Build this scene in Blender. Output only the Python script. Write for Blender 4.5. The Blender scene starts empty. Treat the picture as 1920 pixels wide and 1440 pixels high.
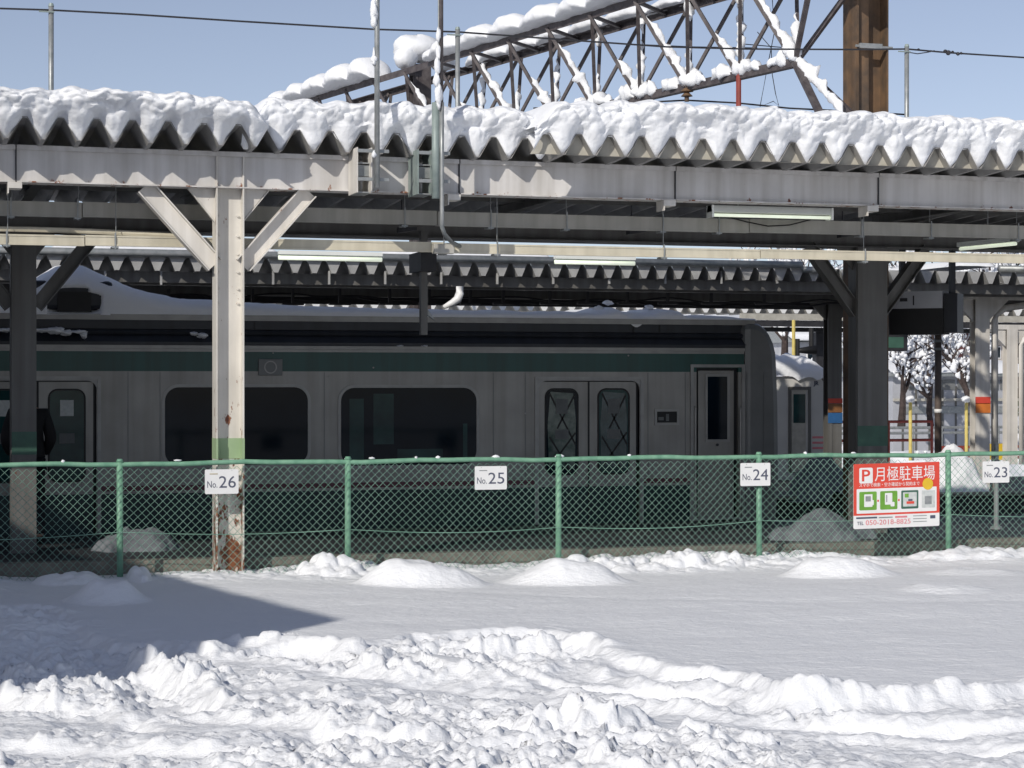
import bpy, math, random
import numpy as np
from mathutils import Vector
from math import sin, cos, tan, atan, radians as R
random.seed(7)
SC = bpy.context.scene
COL = SC.collection

# ---------------------------------------------------------------- camera, sky, sun, exposure
F = 3800.0                      # focal length in photo pixels (photo 1920 wide)
H = 1.72                        # camera height over the snow at the fence
TH = R(16.9)                    # the tracks run along X, the camera looks this much to the right of their normal
YH = 716.0                      # horizon row
cd = bpy.data.cameras.new('camera'); cam = bpy.data.objects.new('camera', cd); COL.objects.link(cam)
cam.location = (0, 0, H)
cam.rotation_euler = (R(90) - atan(4/F), 0, -TH)
cd.sensor_width = 36; cd.lens = 36*F/1920; cd.clip_end = 3000; cd.clip_start = .1
SC.camera = cam
SUN_EL = R(29); SUN_AZ = R(46)   # azimuth: degrees to the left of the platform's normal, behind the camera
to_sun = Vector((-sin(SUN_AZ)*cos(SUN_EL), -cos(SUN_AZ)*cos(SUN_EL), sin(SUN_EL)))
sd = bpy.data.lights.new('sun', 'SUN'); sun = bpy.data.objects.new('sun', sd); COL.objects.link(sun)
sd.energy = 4.6; sd.angle = R(.5); sd.color = (1, .945, .86)
sun.rotation_euler = to_sun.to_track_quat('Z', 'Y').to_euler()
sun.location = (-20, -20, 30)
W = bpy.data.worlds.new('World'); SC.world = W; W.use_nodes = True
nt = W.node_tree
sky = nt.nodes.new('ShaderNodeTexSky'); sky.sky_type = 'NISHITA'; sky.sun_disc = False
sky.sun_elevation = SUN_EL
sky.sun_rotation = math.atan2(to_sun.x, to_sun.y)
sky.air_density = .75; sky.dust_density = .3; sky.ozone_density = 2.4; sky.altitude = 100
bg = nt.nodes['Background']; bg.inputs[1].default_value = .14
tint = nt.nodes.new('ShaderNodeMixRGB'); tint.blend_type = 'MULTIPLY'; tint.inputs[0].default_value = 1; tint.inputs[2].default_value = (1.09, .985, 1.0, 1)
nt.links.new(sky.outputs[0], tint.inputs[1])
pale = nt.nodes.new('ShaderNodeHueSaturation'); pale.inputs['Saturation'].default_value = .72
nt.links.new(tint.outputs[0], pale.inputs['Color']); nt.links.new(pale.outputs[0], bg.inputs[0])
SC.view_settings.view_transform = 'Standard'; SC.view_settings.look = 'None'
SC.view_settings.exposure = -.52; SC.view_settings.gamma = 1
SC.cycles.max_bounces = 6; SC.cycles.diffuse_bounces = 4
SC.cycles.glossy_bounces = 3

# ---------------------------------------------------------------- pixel -> place
def PX(x, Y): return Y*tan(TH + atan((x-960)/F))
def DEP(X, Y): return X*sin(TH) + Y*cos(TH)
def PZ(x, y, Y): return H - (y-YH)/F*DEP(PX(x, Y), Y)
def GP(x, y, z=0.0):
    d = (H-z)*F/(y-YH); lat = (x-960)/F*d
    return (d*sin(TH)+lat*cos(TH), d*cos(TH)-lat*sin(TH))

# ---------------------------------------------------------------- objects
WL = {}
def tag(o, label=None, cat=None, group=None, kind=None):
    if label: o['label'] = label
    if cat: o['category'] = cat
    if group: o['group'] = group
    if kind: o['kind'] = kind
    return o
def thing(name, label, cat, loc=(0, 0, 0), group=None):
    o = bpy.data.objects.new(name, None); COL.objects.link(o)
    o.empty_display_size = .2
    o.location = loc; WL[o] = Vector(loc)
    return tag(o, label, cat, group)
def copy_tree(o, off, label=None, parent=None):
    c = o.copy(); COL.objects.link(c)
    if parent is None:
        c.location = Vector(o.location) + Vector(off); WL[c] = WL.get(o, Vector(o.location)) + Vector(off)
        if label: c['label'] = label
    else:
        c.parent = parent
    for ch in list(o.children): copy_tree(ch, off, None, c)
    return c
class MB:
    def __init__(s): s.v = []; s.f = []
    def add(s, vs, fs):
        b = len(s.v); s.v += [tuple(p) for p in vs]; s.f += [tuple(i+b for i in f) for f in fs]; return s
    def box(s, x0, x1, y0, y1, z0, z1):
        return s.add([(x0,y0,z0),(x1,y0,z0),(x1,y1,z0),(x0,y1,z0),(x0,y0,z1),(x1,y0,z1),(x1,y1,z1),(x0,y1,z1)],
                     [(0,3,2,1),(4,5,6,7),(0,1,5,4),(1,2,6,5),(2,3,7,6),(3,0,4,7)])
    def bar(s, p0, p1, w, h, up=(0,0,1)):
        p0 = Vector(p0); p1 = Vector(p1); d = (p1-p0).normalized(); u = Vector(up)
        a = d.cross(u)
        if a.length < 1e-4: a = d.cross(Vector((0,1,0)))
        a.normalize(); b = a.cross(d).normalized()
        vs = [p + a*(i*w/2) + b*(j*h/2) for p in (p0, p1) for i, j in ((-1,-1),(1,-1),(1,1),(-1,1))]
        return s.add(vs, [(0,3,2,1),(4,5,6,7),(0,1,5,4),(1,2,6,5),(2,3,7,6),(3,0,4,7)])
    def tube(s, pts, r, n=8):
        pts = [Vector(p) for p in pts]; vs = []; fs = []
        rr = r if isinstance(r, (list, tuple)) else [r]*len(pts)
        for i, p in enumerate(pts):
            d = (pts[min(i+1, len(pts)-1)] - pts[max(i-1, 0)]).normalized()
            a = d.cross(Vector((0,0,1)))
            if a.length < .05: a = d.cross(Vector((0,1,0)))
            a.normalize(); b = a.cross(d)
            for k in range(n):
                t = 2*math.pi*k/n; vs.append(p + (a*cos(t) + b*sin(t))*rr[i])
        for i in range(len(pts)-1):
            for k in range(n):
                fs.append((i*n+k, i*n+(k+1)%n, (i+1)*n+(k+1)%n, (i+1)*n+k))
        fs.append(tuple(range(n))[::-1]); fs.append(tuple(range((len(pts)-1)*n, len(pts)*n)))
        return s.add(vs, fs)
    def prism(s, poly, a0, a1, ax='y'):
        n = len(poly)
        f = {'y': lambda p, t: (p[0], t, p[1]), 'x': lambda p, t: (t, p[0], p[1]), 'z': lambda p, t: (p[0], p[1], t)}[ax]
        vs = [f(p, a0) for p in poly] + [f(p, a1) for p in poly]
        fs = [tuple(range(n)), tuple(range(2*n-1, n-1, -1))] + [(i, n+i, n+(i+1)%n, (i+1)%n) for i in range(n)]
        return s.add(vs, fs)
    def ring(s, outer, inner, y0, y1):
        n = len(outer); vs = [(p[0], y, p[1]) for y in (y0, y1) for P in (outer, inner) for p in P]; fs = []
        for i in range(n):
            j = (i+1) % n
            fs += [(i, j, n+j, n+i), (2*n+i, 3*n+i, 3*n+j, 2*n+j), (i, 2*n+i, 2*n+j, j), (n+i, n+j, 3*n+j, 3*n+i)]
        return s.add(vs, fs)
    def blob(s, c, r, seed=0, rough=.25, n=10, m=7, squash=1):
        rg = random.Random(seed); ph = [rg.uniform(0, 6.28) for _ in range(6)]; vs = []; fs = []
        for i in range(m+1):
            la = -math.pi/2 + math.pi*i/m
            for k in range(n):
                lo = 2*math.pi*k/n
                q = 1 + rough*(sin(3*lo+ph[0])*cos(2*la+ph[1])*.6 + sin(2*lo+ph[2]+3*la)*.4 + sin(5*lo+ph[3]-4*la)*.3)
                vs.append((c[0]+r[0]*q*cos(la)*cos(lo), c[1]+r[1]*q*cos(la)*sin(lo), c[2]+r[2]*q*sin(la)*squash))
        for i in range(m):
            for k in range(n): fs.append((i*n+k, i*n+(k+1)%n, (i+1)*n+(k+1)%n, (i+1)*n+k))
        return s.add(vs, fs)
    def build(s, name, mat, parent=None, smooth=False, loc=None, bevel=0, fixn=True):
        me = bpy.data.meshes.new(name)
        L = Vector(loc) if loc is not None else (WL[parent] if parent in WL else Vector((0,0,0)))
        if L.length: vs = [(p[0]-L.x, p[1]-L.y, p[2]-L.z) for p in s.v]
        else: vs = s.v
        me.from_pydata(vs, [], s.f); me.validate()
        if fixn:
            import bmesh
            bm = bmesh.new(); bm.from_mesh(me); bmesh.ops.recalc_face_normals(bm, faces=bm.faces[:]); bm.to_mesh(me); bm.free()
        if mat: me.materials.append(mat)
        if smooth: me.polygons.foreach_set('use_smooth', [True]*len(me.polygons))
        o = bpy.data.objects.new(name, me); COL.objects.link(o)
        if parent is not None:
            o.parent = parent; WL[o] = L
        elif loc is not None: o.location = L; WL[o] = L
        if bevel:
            b = o.modifiers.new('bevel', 'BEVEL'); b.width = bevel; b.segments = 2; b.limit_method = 'ANGLE'
        return o
def box(name, mat, parent, *a, **k): return MB().box(*a).build(name, mat, parent, **k)
def rrect(x0, x1, z0, z1, r, n=5):
    out = []
    for cx, cz, a in ((x1-r, z0+r, -90), (x1-r, z1-r, 0), (x0+r, z1-r, 90), (x0+r, z0+r, 180)):
        for i in range(n+1):
            t = R(a + 90*i/n); out.append((cx+r*cos(t), cz+r*sin(t)))
    return out
def grid_mesh(name, P, mat, parent=None, loc=None, smooth=True):
    """P: (n, m, 3) array of points -> one sheet"""
    n, m = P.shape[:2]
    idx = np.arange(n*m).reshape(n, m)
    q = np.stack([idx[:-1,:-1], idx[1:,:-1], idx[1:,1:], idx[:-1,1:]], -1).reshape(-1, 4)
    L = np.array(loc if loc is not None else (WL[parent] if parent in WL else (0,0,0)), float)
    me = bpy.data.meshes.new(name)
    me.vertices.add(n*m); me.vertices.foreach_set('co', (P-L).astype(np.float32).ravel())
    me.loops.add(q.size); me.loops.foreach_set('vertex_index', q.astype(np.int32).ravel())
    me.polygons.add(len(q)); me.polygons.foreach_set('loop_start', np.arange(0, q.size, 4, dtype=np.int32))
    me.polygons.foreach_set('use_smooth', np.full(len(q), smooth))
    me.update(calc_edges=True); me.validate()
    if mat: me.materials.append(mat)
    o = bpy.data.objects.new(name, me); COL.objects.link(o)
    if parent is not None: o.parent = parent
    elif loc is not None: o.location = Vector(loc)
    WL[o] = Vector(L)
    return o
FONT_CACHE = {}
def text(body, x, z, y, size, mat, parent, align='LEFT', name='lettering', bold=0, width=None, tilt=0, depth=.001):
    c = bpy.data.curves.new('t', 'FONT'); c.body = body; c.size = size; c.extrude = depth; c.offset = bold
    c.resolution_u = 3
    o = bpy.data.objects.new('t', c); COL.objects.link(o); bpy.context.view_layer.update()
    me = bpy.data.meshes.new_from_object(o.evaluated_get(bpy.context.evaluated_depsgraph_get()))
    bpy.data.objects.remove(o)
    xs = [v.co.x for v in me.vertices]; x0, x1 = min(xs), max(xs); w = x1-x0
    sx = width/w if width else 1
    off = {'LEFT': 0, 'CENTER': -w*sx/2}[align]
    L = WL[parent]
    for v in me.vertices:
        px = x + off + (v.co.x-x0)*sx; pz = z + v.co.y
        pz += (px-x)*tan(tilt) if tilt else 0
        v.co = Vector((px, y - v.co.z, pz)) - L
    me.materials.append(mat); me.name = name
    t = bpy.data.objects.new(name, me); COL.objects.link(t); t.parent = parent; WL[t] = L
    return t

# ---------------------------------------------------------------- numpy noise
def _h(ix, iy, s):
    n = (ix.astype(np.int64)*374761393 + iy.astype(np.int64)*668265263 + s*1274126177) & 0xffffffff
    n = ((n ^ (n >> 13)) * 1274126177) & 0xffffffff
    n = n ^ (n >> 16)
    return (n & 0xffffff) / float(0xffffff)
def vn(x, y, s=0):
    ix = np.floor(x); iy = np.floor(y); fx = x-ix; fy = y-iy
    fx = fx*fx*fx*(fx*(fx*6-15)+10); fy = fy*fy*fy*(fy*(fy*6-15)+10)
    a = _h(ix, iy, s); b = _h(ix+1, iy, s); c = _h(ix, iy+1, s); d = _h(ix+1, iy+1, s)
    return (a*(1-fx)+b*fx)*(1-fy) + (c*(1-fx)+d*fx)*fy - .5
def fbm(x, y, o=4, s=0, g=.5):
    r = 0; a = 1
    for i in range(o):
        r = r + a*vn(x*2**i + 17.3*i, y*2**i - 9.1*i, s+i); a *= g
    return r
def worley(x, y, s=0):
    ix = np.floor(x); iy = np.floor(y); d1 = np.full(x.shape, 9.); d2 = d1.copy(); v = np.zeros(x.shape)
    for dx in (-1, 0, 1):
        for dy in (-1, 0, 1):
            cx = ix+dx; cy = iy+dy
            px = cx + _h(cx, cy, s+11); py = cy + _h(cx, cy, s+57)
            d = np.hypot(px-x, py-y); m = d < d1
            d2 = np.where(m, d1, np.minimum(d2, d)); v = np.where(m, _h(cx, cy, s+91), v); d1 = np.where(m, d, d1)
    return d1, d2, v
def sm(a, b, x):
    t = np.clip((x-a)/(b-a), 0, 1); return t*t*(3-2*t)
def polydist(X, Y, pts):
    """signed distance (left positive) and parameter along an open polyline"""
    best = np.full(X.shape, 1e9); sg = np.zeros(X.shape); par = np.zeros(X.shape)
    for i in range(len(pts)-1):
        ax, ay = pts[i]; bx, by = pts[i+1]; ex, ey = bx-ax, by-ay; L2 = ex*ex+ey*ey
        t = np.clip(((X-ax)*ex+(Y-ay)*ey)/L2, 0, 1)
        d = np.hypot(X-ax-t*ex, Y-ay-t*ey); m = d < best
        best = np.where(m, d, best); sg = np.where(m, np.sign(ex*(Y-ay)-ey*(X-ax)), sg); par = np.where(m, i+t, par)
    return best, sg, par/(len(pts)-1)

# ---------------------------------------------------------------- materials
def mat(name, col, rough=.6, metal=0, noise=None, scale=8, bump=0, bscale=40, spec=None, coat=0):
    """plain procedural material: base colour varied by noise, optional bump"""
    m = bpy.data.materials.new(name); m.use_nodes = True; t = m.node_tree; b = t.nodes['Principled BSDF']
    b.inputs['Roughness'].default_value = rough; b.inputs['Metallic'].default_value = metal
    if spec is not None: b.inputs['Specular IOR Level'].default_value = spec
    if coat: b.inputs['Coat Weight'].default_value = coat
    tc = t.nodes.new('ShaderNodeTexCoord')
    n = t.nodes.new('ShaderNodeTexNoise'); n.inputs['Scale'].default_value = scale; n.inputs['Detail'].default_value = 6
    t.links.new(tc.outputs['Object'], n.inputs['Vector'])
    r = t.nodes.new('ShaderNodeValToRGB')
    c2 = noise if noise else tuple(c*.8 for c in col)
    r.color_ramp.elements[0].position = .35; r.color_ramp.elements[1].position = .65
    r.color_ramp.elements[0].color = (*c2, 1); r.color_ramp.elements[1].color = (*col, 1)
    t.links.new(n.outputs['Fac'], r.inputs['Fac']); t.links.new(r.outputs['Color'], b.inputs['Base Color'])
    if bump:
        n2 = t.nodes.new('ShaderNodeTexNoise'); n2.inputs['Scale'].default_value = bscale; n2.inputs['Detail'].default_value = 5
        t.links.new(tc.outputs['Object'], n2.inputs['Vector'])
        bp = t.nodes.new('ShaderNodeBump'); bp.inputs['Strength'].default_value = 1; bp.inputs['Distance'].default_value = bump
        t.links.new(n2.outputs['Fac'], bp.inputs['Height']); t.links.new(bp.outputs['Normal'], b.inputs['Normal'])
    return m
def rusty(name, col, thr=.62, low=None, rust=(.16, .045, .02), scale=3.5, rough=.5):
    """painted steel with rust patches; with low=(z0, z1) the rust grows towards z0 (object space)"""
    m = mat(name, col, rough, noise=tuple(c*.86 for c in col), scale=2.5)
    t = m.node_tree; b = t.nodes['Principled BSDF']; src = b.inputs['Base Color'].links[0].from_socket
    tc = t.nodes.new('ShaderNodeTexCoord')
    mp = t.nodes.new('ShaderNodeMapping'); mp.inputs['Scale'].default_value = (1, 1, .45)
    t.links.new(tc.outputs['Object'], mp.inputs['Vector'])
    n = t.nodes.new('ShaderNodeTexNoise'); n.inputs['Scale'].default_value = scale*3; n.inputs['Detail'].default_value = 9
    n.inputs['Roughness'].default_value = .65
    t.links.new(mp.outputs[0], n.inputs['Vector'])
    fac = n.outputs['Fac']
    if low:
        sp = t.nodes.new('ShaderNodeSeparateXYZ'); t.links.new(tc.outputs['Object'], sp.inputs[0])
        mr = t.nodes.new('ShaderNodeMapRange'); mr.inputs[1].default_value = low[0]; mr.inputs[2].default_value = low[1]
        mr.inputs[3].default_value = .2; mr.inputs[4].default_value = 0
        t.links.new(sp.outputs[2], mr.inputs[0])
        ad = t.nodes.new('ShaderNodeMath'); ad.operation = 'ADD'; t.links.new(fac, ad.inputs[0]); t.links.new(mr.outputs[0], ad.inputs[1]); fac = ad.outputs[0]
    r = t.nodes.new('ShaderNodeValToRGB'); r.color_ramp.elements[0].position = thr; r.color_ramp.elements[1].position = thr+.035
    t.links.new(fac, r.inputs['Fac'])
    mx = t.nodes.new('ShaderNodeMixRGB'); t.links.new(r.outputs['Color'], mx.inputs[0]); t.links.new(src, mx.inputs[1])
    n3 = t.nodes.new('ShaderNodeTexNoise'); n3.inputs['Scale'].default_value = 30; t.links.new(tc.outputs['Object'], n3.inputs['Vector'])
    r3 = t.nodes.new('ShaderNodeValToRGB'); r3.color_ramp.elements[0].position = .4; r3.color_ramp.elements[1].position = .6
    r3.color_ramp.elements[0].color = (*rust, 1); r3.color_ramp.elements[1].color = (rust[0]*1.9, rust[1]*2.6, rust[2]*2.4, 1)
    t.links.new(n3.outputs['Fac'], r3.inputs['Fac']); t.links.new(r3.outputs['Color'], mx.inputs[2])
    t.links.new(mx.outputs[0], b.inputs['Base Color'])
    return m
def streak(m, amt=.25, sx=9, sz=.5):
    t = m.node_tree; b = t.nodes['Principled BSDF']; src = b.inputs['Base Color'].links[0].from_socket
    tc = t.nodes.new('ShaderNodeTexCoord'); mp = t.nodes.new('ShaderNodeMapping'); mp.inputs['Scale'].default_value = (sx, sx, sz)
    n = t.nodes.new('ShaderNodeTexNoise'); n.inputs['Scale'].default_value = 1; n.inputs['Detail'].default_value = 7
    t.links.new(tc.outputs['Object'], mp.inputs['Vector']); t.links.new(mp.outputs[0], n.inputs['Vector'])
    r = t.nodes.new('ShaderNodeValToRGB'); r.color_ramp.elements[0].position = .35; r.color_ramp.elements[1].position = .62
    r.color_ramp.elements[0].color = (1-amt, 1-amt*1.05, 1-amt*1.15, 1); r.color_ramp.elements[1].color = (1, 1, 1, 1)
    mx = t.nodes.new('ShaderNodeMixRGB'); mx.blend_type = 'MULTIPLY'; mx.inputs[0].default_value = 1
    t.links.new(n.outputs['Fac'], r.inputs['Fac']); t.links.new(src, mx.inputs[1]); t.links.new(r.outputs['Color'], mx.inputs[2]); t.links.new(mx.outputs[0], b.inputs['Base Color'])
def snow_mat(name, bump=.012, scale=22, aniso=1.0, col=(.86, .875, .9)):
    m = bpy.data.materials.new(name); m.use_nodes = True; t = m.node_tree; b = t.nodes['Principled BSDF']
    b.inputs['Base Color'].default_value = (*col, 1); b.inputs['Roughness'].default_value = .75
    b.inputs['Specular IOR Level'].default_value = .2
    tc = t.nodes.new('ShaderNodeTexCoord'); mp = t.nodes.new('ShaderNodeMapping')
    mp.inputs['Scale'].default_value = (1/aniso, aniso, 1); mp.inputs['Rotation'].default_value = (0, 0, R(10))
    t.links.new(tc.outputs['Object'], mp.inputs['Vector'])
    n = t.nodes.new('ShaderNodeTexNoise'); n.inputs['Scale'].default_value = scale; n.inputs['Detail'].default_value = 7
    n.inputs['Roughness'].default_value = .6
    t.links.new(mp.outputs[0], n.inputs['Vector'])
    bp = t.nodes.new('ShaderNodeBump'); bp.inputs['Strength'].default_value = 1; bp.inputs['Distance'].default_value = bump
    t.links.new(n.outputs['Fac'], bp.inputs['Height']); t.links.new(bp.outputs['Normal'], b.inputs['Normal'])
    return m
M = {}
M['snow'] = snow_mat('snow', .012, 14)
M['snow_ground'] = snow_mat('ground_snow', .016, 17, 1.3)
M['snow_far'] = snow_mat('far_snow', .06, 2.5)
M['shade_snow'] = mat('snow_in_shade_grey', (.17, .185, .20), .85, noise=(.11, .12, .135), scale=5, bump=.01, bscale=16)  # clean snow with the canopy's shade put into its colour, for platform heaps
M['paint'] = rusty('white_painted_steel', (.76, .73, .68), .68)
M['column_paint'] = rusty('white_column_paint', (.78, .75, .69), .625, (-.1, 1.6))
M['beam_paint'] = rusty('white_beam_paint', (.70, .68, .66), .70, (3.40, 3.52))
M['grey_paint'] = rusty('grey_painted_steel', (.155, .152, .145), .74)
M['sheet'] = mat('galvanised_roof_sheet', (.33, .32, .305), .5, noise=(.25, .245, .235), scale=5)
M['sheet_cream'] = mat('cream_sheet_edge', (.50, .48, .42), .5, noise=(.40, .38, .33), scale=9)
M['far_sheet'] = mat('far_roof_sheet', (.42, .42, .41), .5, noise=(.30, .30, .30), scale=4)
M['galv'] = mat('galvanised_steel', (.36, .37, .37), .42, .35, noise=(.26, .28, .28), scale=14)
M['galv_green'] = mat('dull_green_conduit', (.30, .36, .34), .5, .1, noise=(.22, .27, .26), scale=9)
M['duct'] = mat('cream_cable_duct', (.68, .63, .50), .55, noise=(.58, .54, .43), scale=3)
M['duct_shade'] = mat('cream_duct_shade_tone', (.50, .485, .44), .55, noise=(.43, .42, .38), scale=3)  # shaded copy of the cream duct, the shade put into its colour
M['dark'] = mat('dark_steel', (.035, .035, .04), .55, noise=(.02, .02, .024), scale=8)
M['brown_steel'] = mat('brown_rusted_truss_steel', (.105, .092, .092), .6, noise=(.055, .045, .048), scale=10, bump=.002)
M['pole_brown'] = mat('weathering_steel', (.20, .12, .065), .7, noise=(.085, .062, .045), scale=4, bump=.002)
M['green_paint'] = mat('fence_green', (.22, .42, .29), .45, noise=(.14, .31, .21), scale=11)
M['wire_green'] = mat('fence_wire_green', (.25, .42, .34), .45, noise=(.16, .30, .24), scale=4)
M['concrete'] = mat('concrete', (.23, .215, .18), .85, noise=(.15, .14, .12), scale=7, bump=.004)
M['asphalt'] = mat('wet_asphalt', (.035, .036, .04), .6, noise=(.022, .023, .026), scale=6, bump=.003)
M['ballast'] = mat('ballast', (.10, .09, .085), .9, noise=(.04, .037, .035), scale=18, bump=.03, bscale=30)
M['steel_body'] = mat('brushed_stainless', (.33, .32, .30), .40, .35, noise=(.27, .262, .247), scale=2.2, bump=.001, bscale=3)
M['train_grey'] = mat('train_end_grey', (.19, .195, .195), .4, .1, noise=(.15, .157, .157), scale=3)
M['train_green'] = mat('train_green_band', (.004, .078, .066), .35, noise=(.003, .064, .055), scale=2)
M['lower_green'] = mat('dark_lower_green', (.003, .030, .034), .4, noise=(.002, .018, .024), scale=3)
M['train_red'] = mat('train_red_stripe', (.13, .03, .05), .4)
M['train_dark'] = mat('train_roof_side', (.022, .026, .036), .45, noise=(.015, .019, .028), scale=4)
M['trim'] = mat('train_trim', (.34, .335, .32), .4, .3, noise=(.28, .275, .265), scale=6)
M['rubber'] = mat('black_rubber', (.012, .012, .013), .6)
M['glass'] = mat('tinted_glass', (.005, .014, .024), .07, noise=(.003, .008, .015), scale=1.2, spec=.15)
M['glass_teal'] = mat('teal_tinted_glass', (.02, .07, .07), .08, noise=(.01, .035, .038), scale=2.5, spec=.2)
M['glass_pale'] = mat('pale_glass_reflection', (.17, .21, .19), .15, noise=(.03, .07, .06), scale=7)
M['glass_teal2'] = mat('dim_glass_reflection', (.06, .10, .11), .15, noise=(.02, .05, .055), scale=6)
M['interior'] = mat('interior_grey', (.16, .17, .17), .7)
M['seat_teal'] = mat('interior_teal', (.02, .09, .09), .7, noise=(.01, .05, .05), scale=3)
M['paper'] = mat('paper_notice', (.62, .64, .62), .7, noise=(.5, .53, .52), scale=30)
M['white'] = mat('white_plate', (.82, .82, .81), .45, noise=(.77, .77, .76), scale=5)
M['lamp'] = mat('lamp_housing', (.80, .82, .78), .4, noise=(.74, .76, .72), scale=4)
M['tube'] = mat('fluorescent_tube', (.86, .93, .74), .3)
_b = M['tube'].node_tree.nodes['Principled BSDF']; _b.inputs['Emission Color'].default_value = (.93, 1, .82, 1); _b.inputs['Emission Strength'].default_value = .8
M['ink'] = mat('dark_ink', (.09, .10, .15), .6)
M['tan'] = mat('tan_print', (.50, .42, .25), .6)
M['red'] = mat('sign_red', (.72, .075, .045), .5, noise=(.66, .065, .04), scale=4)
M['pink'] = mat('sign_pink', (.78, .25, .28), .5)
M['lime'] = mat('sign_green', (.17, .40, .05), .5)
M['yellow'] = mat('yellow_paint', (.78, .52, .03), .5, noise=(.68, .44, .03), scale=8)
M['yellow_pale'] = mat('pale_yellow_post', (.72, .58, .17), .5, noise=(.6, .48, .15), scale=8)
M['orange'] = mat('orange_band', (.75, .22, .04), .5)
M['brown_band'] = mat('brown_band', (.28, .12, .04), .5)
M['blue'] = mat('blue_band', (.03, .13, .33), .5)
M['pale_green'] = rusty('pale_green_band', (.34, .46, .27), .66)
M['deep_green'] = mat('dark_green_band', (.055, .14, .10), .5)
M['red_pipe'] = mat('red_brown_railing', (.28, .05, .035), .5)
M['shed'] = mat('grey_shed_wall', (.46, .47, .50), .7, noise=(.38, .39, .42), scale=2)
M['railcar'] = mat('railcar_pale_grey', (.62, .61, .58), .5, noise=(.55, .54, .52), scale=2)
M['house_wall'] = mat('house_wall', (.58, .52, .46), .8, noise=(.5, .45, .4), scale=1)
M['house_wall2'] = mat('house_wall_pinkish', (.52, .42, .36), .8, noise=(.45, .36, .31), scale=1)
M['bark'] = mat('bark', (.07, .05, .045), .9, noise=(.035, .025, .022), scale=8, bump=.01)
M['bark_red'] = mat('red_bark', (.13, .045, .05), .9, noise=(.07, .03, .03), scale=6)
M['leaf'] = mat('dull_evergreen', (.06, .08, .045), .9, noise=(.03, .045, .03), scale=5)
M['trunk_pipe'] = mat('brown_pipe', (.14, .11, .095), .5, noise=(.10, .08, .07), scale=6)

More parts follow.
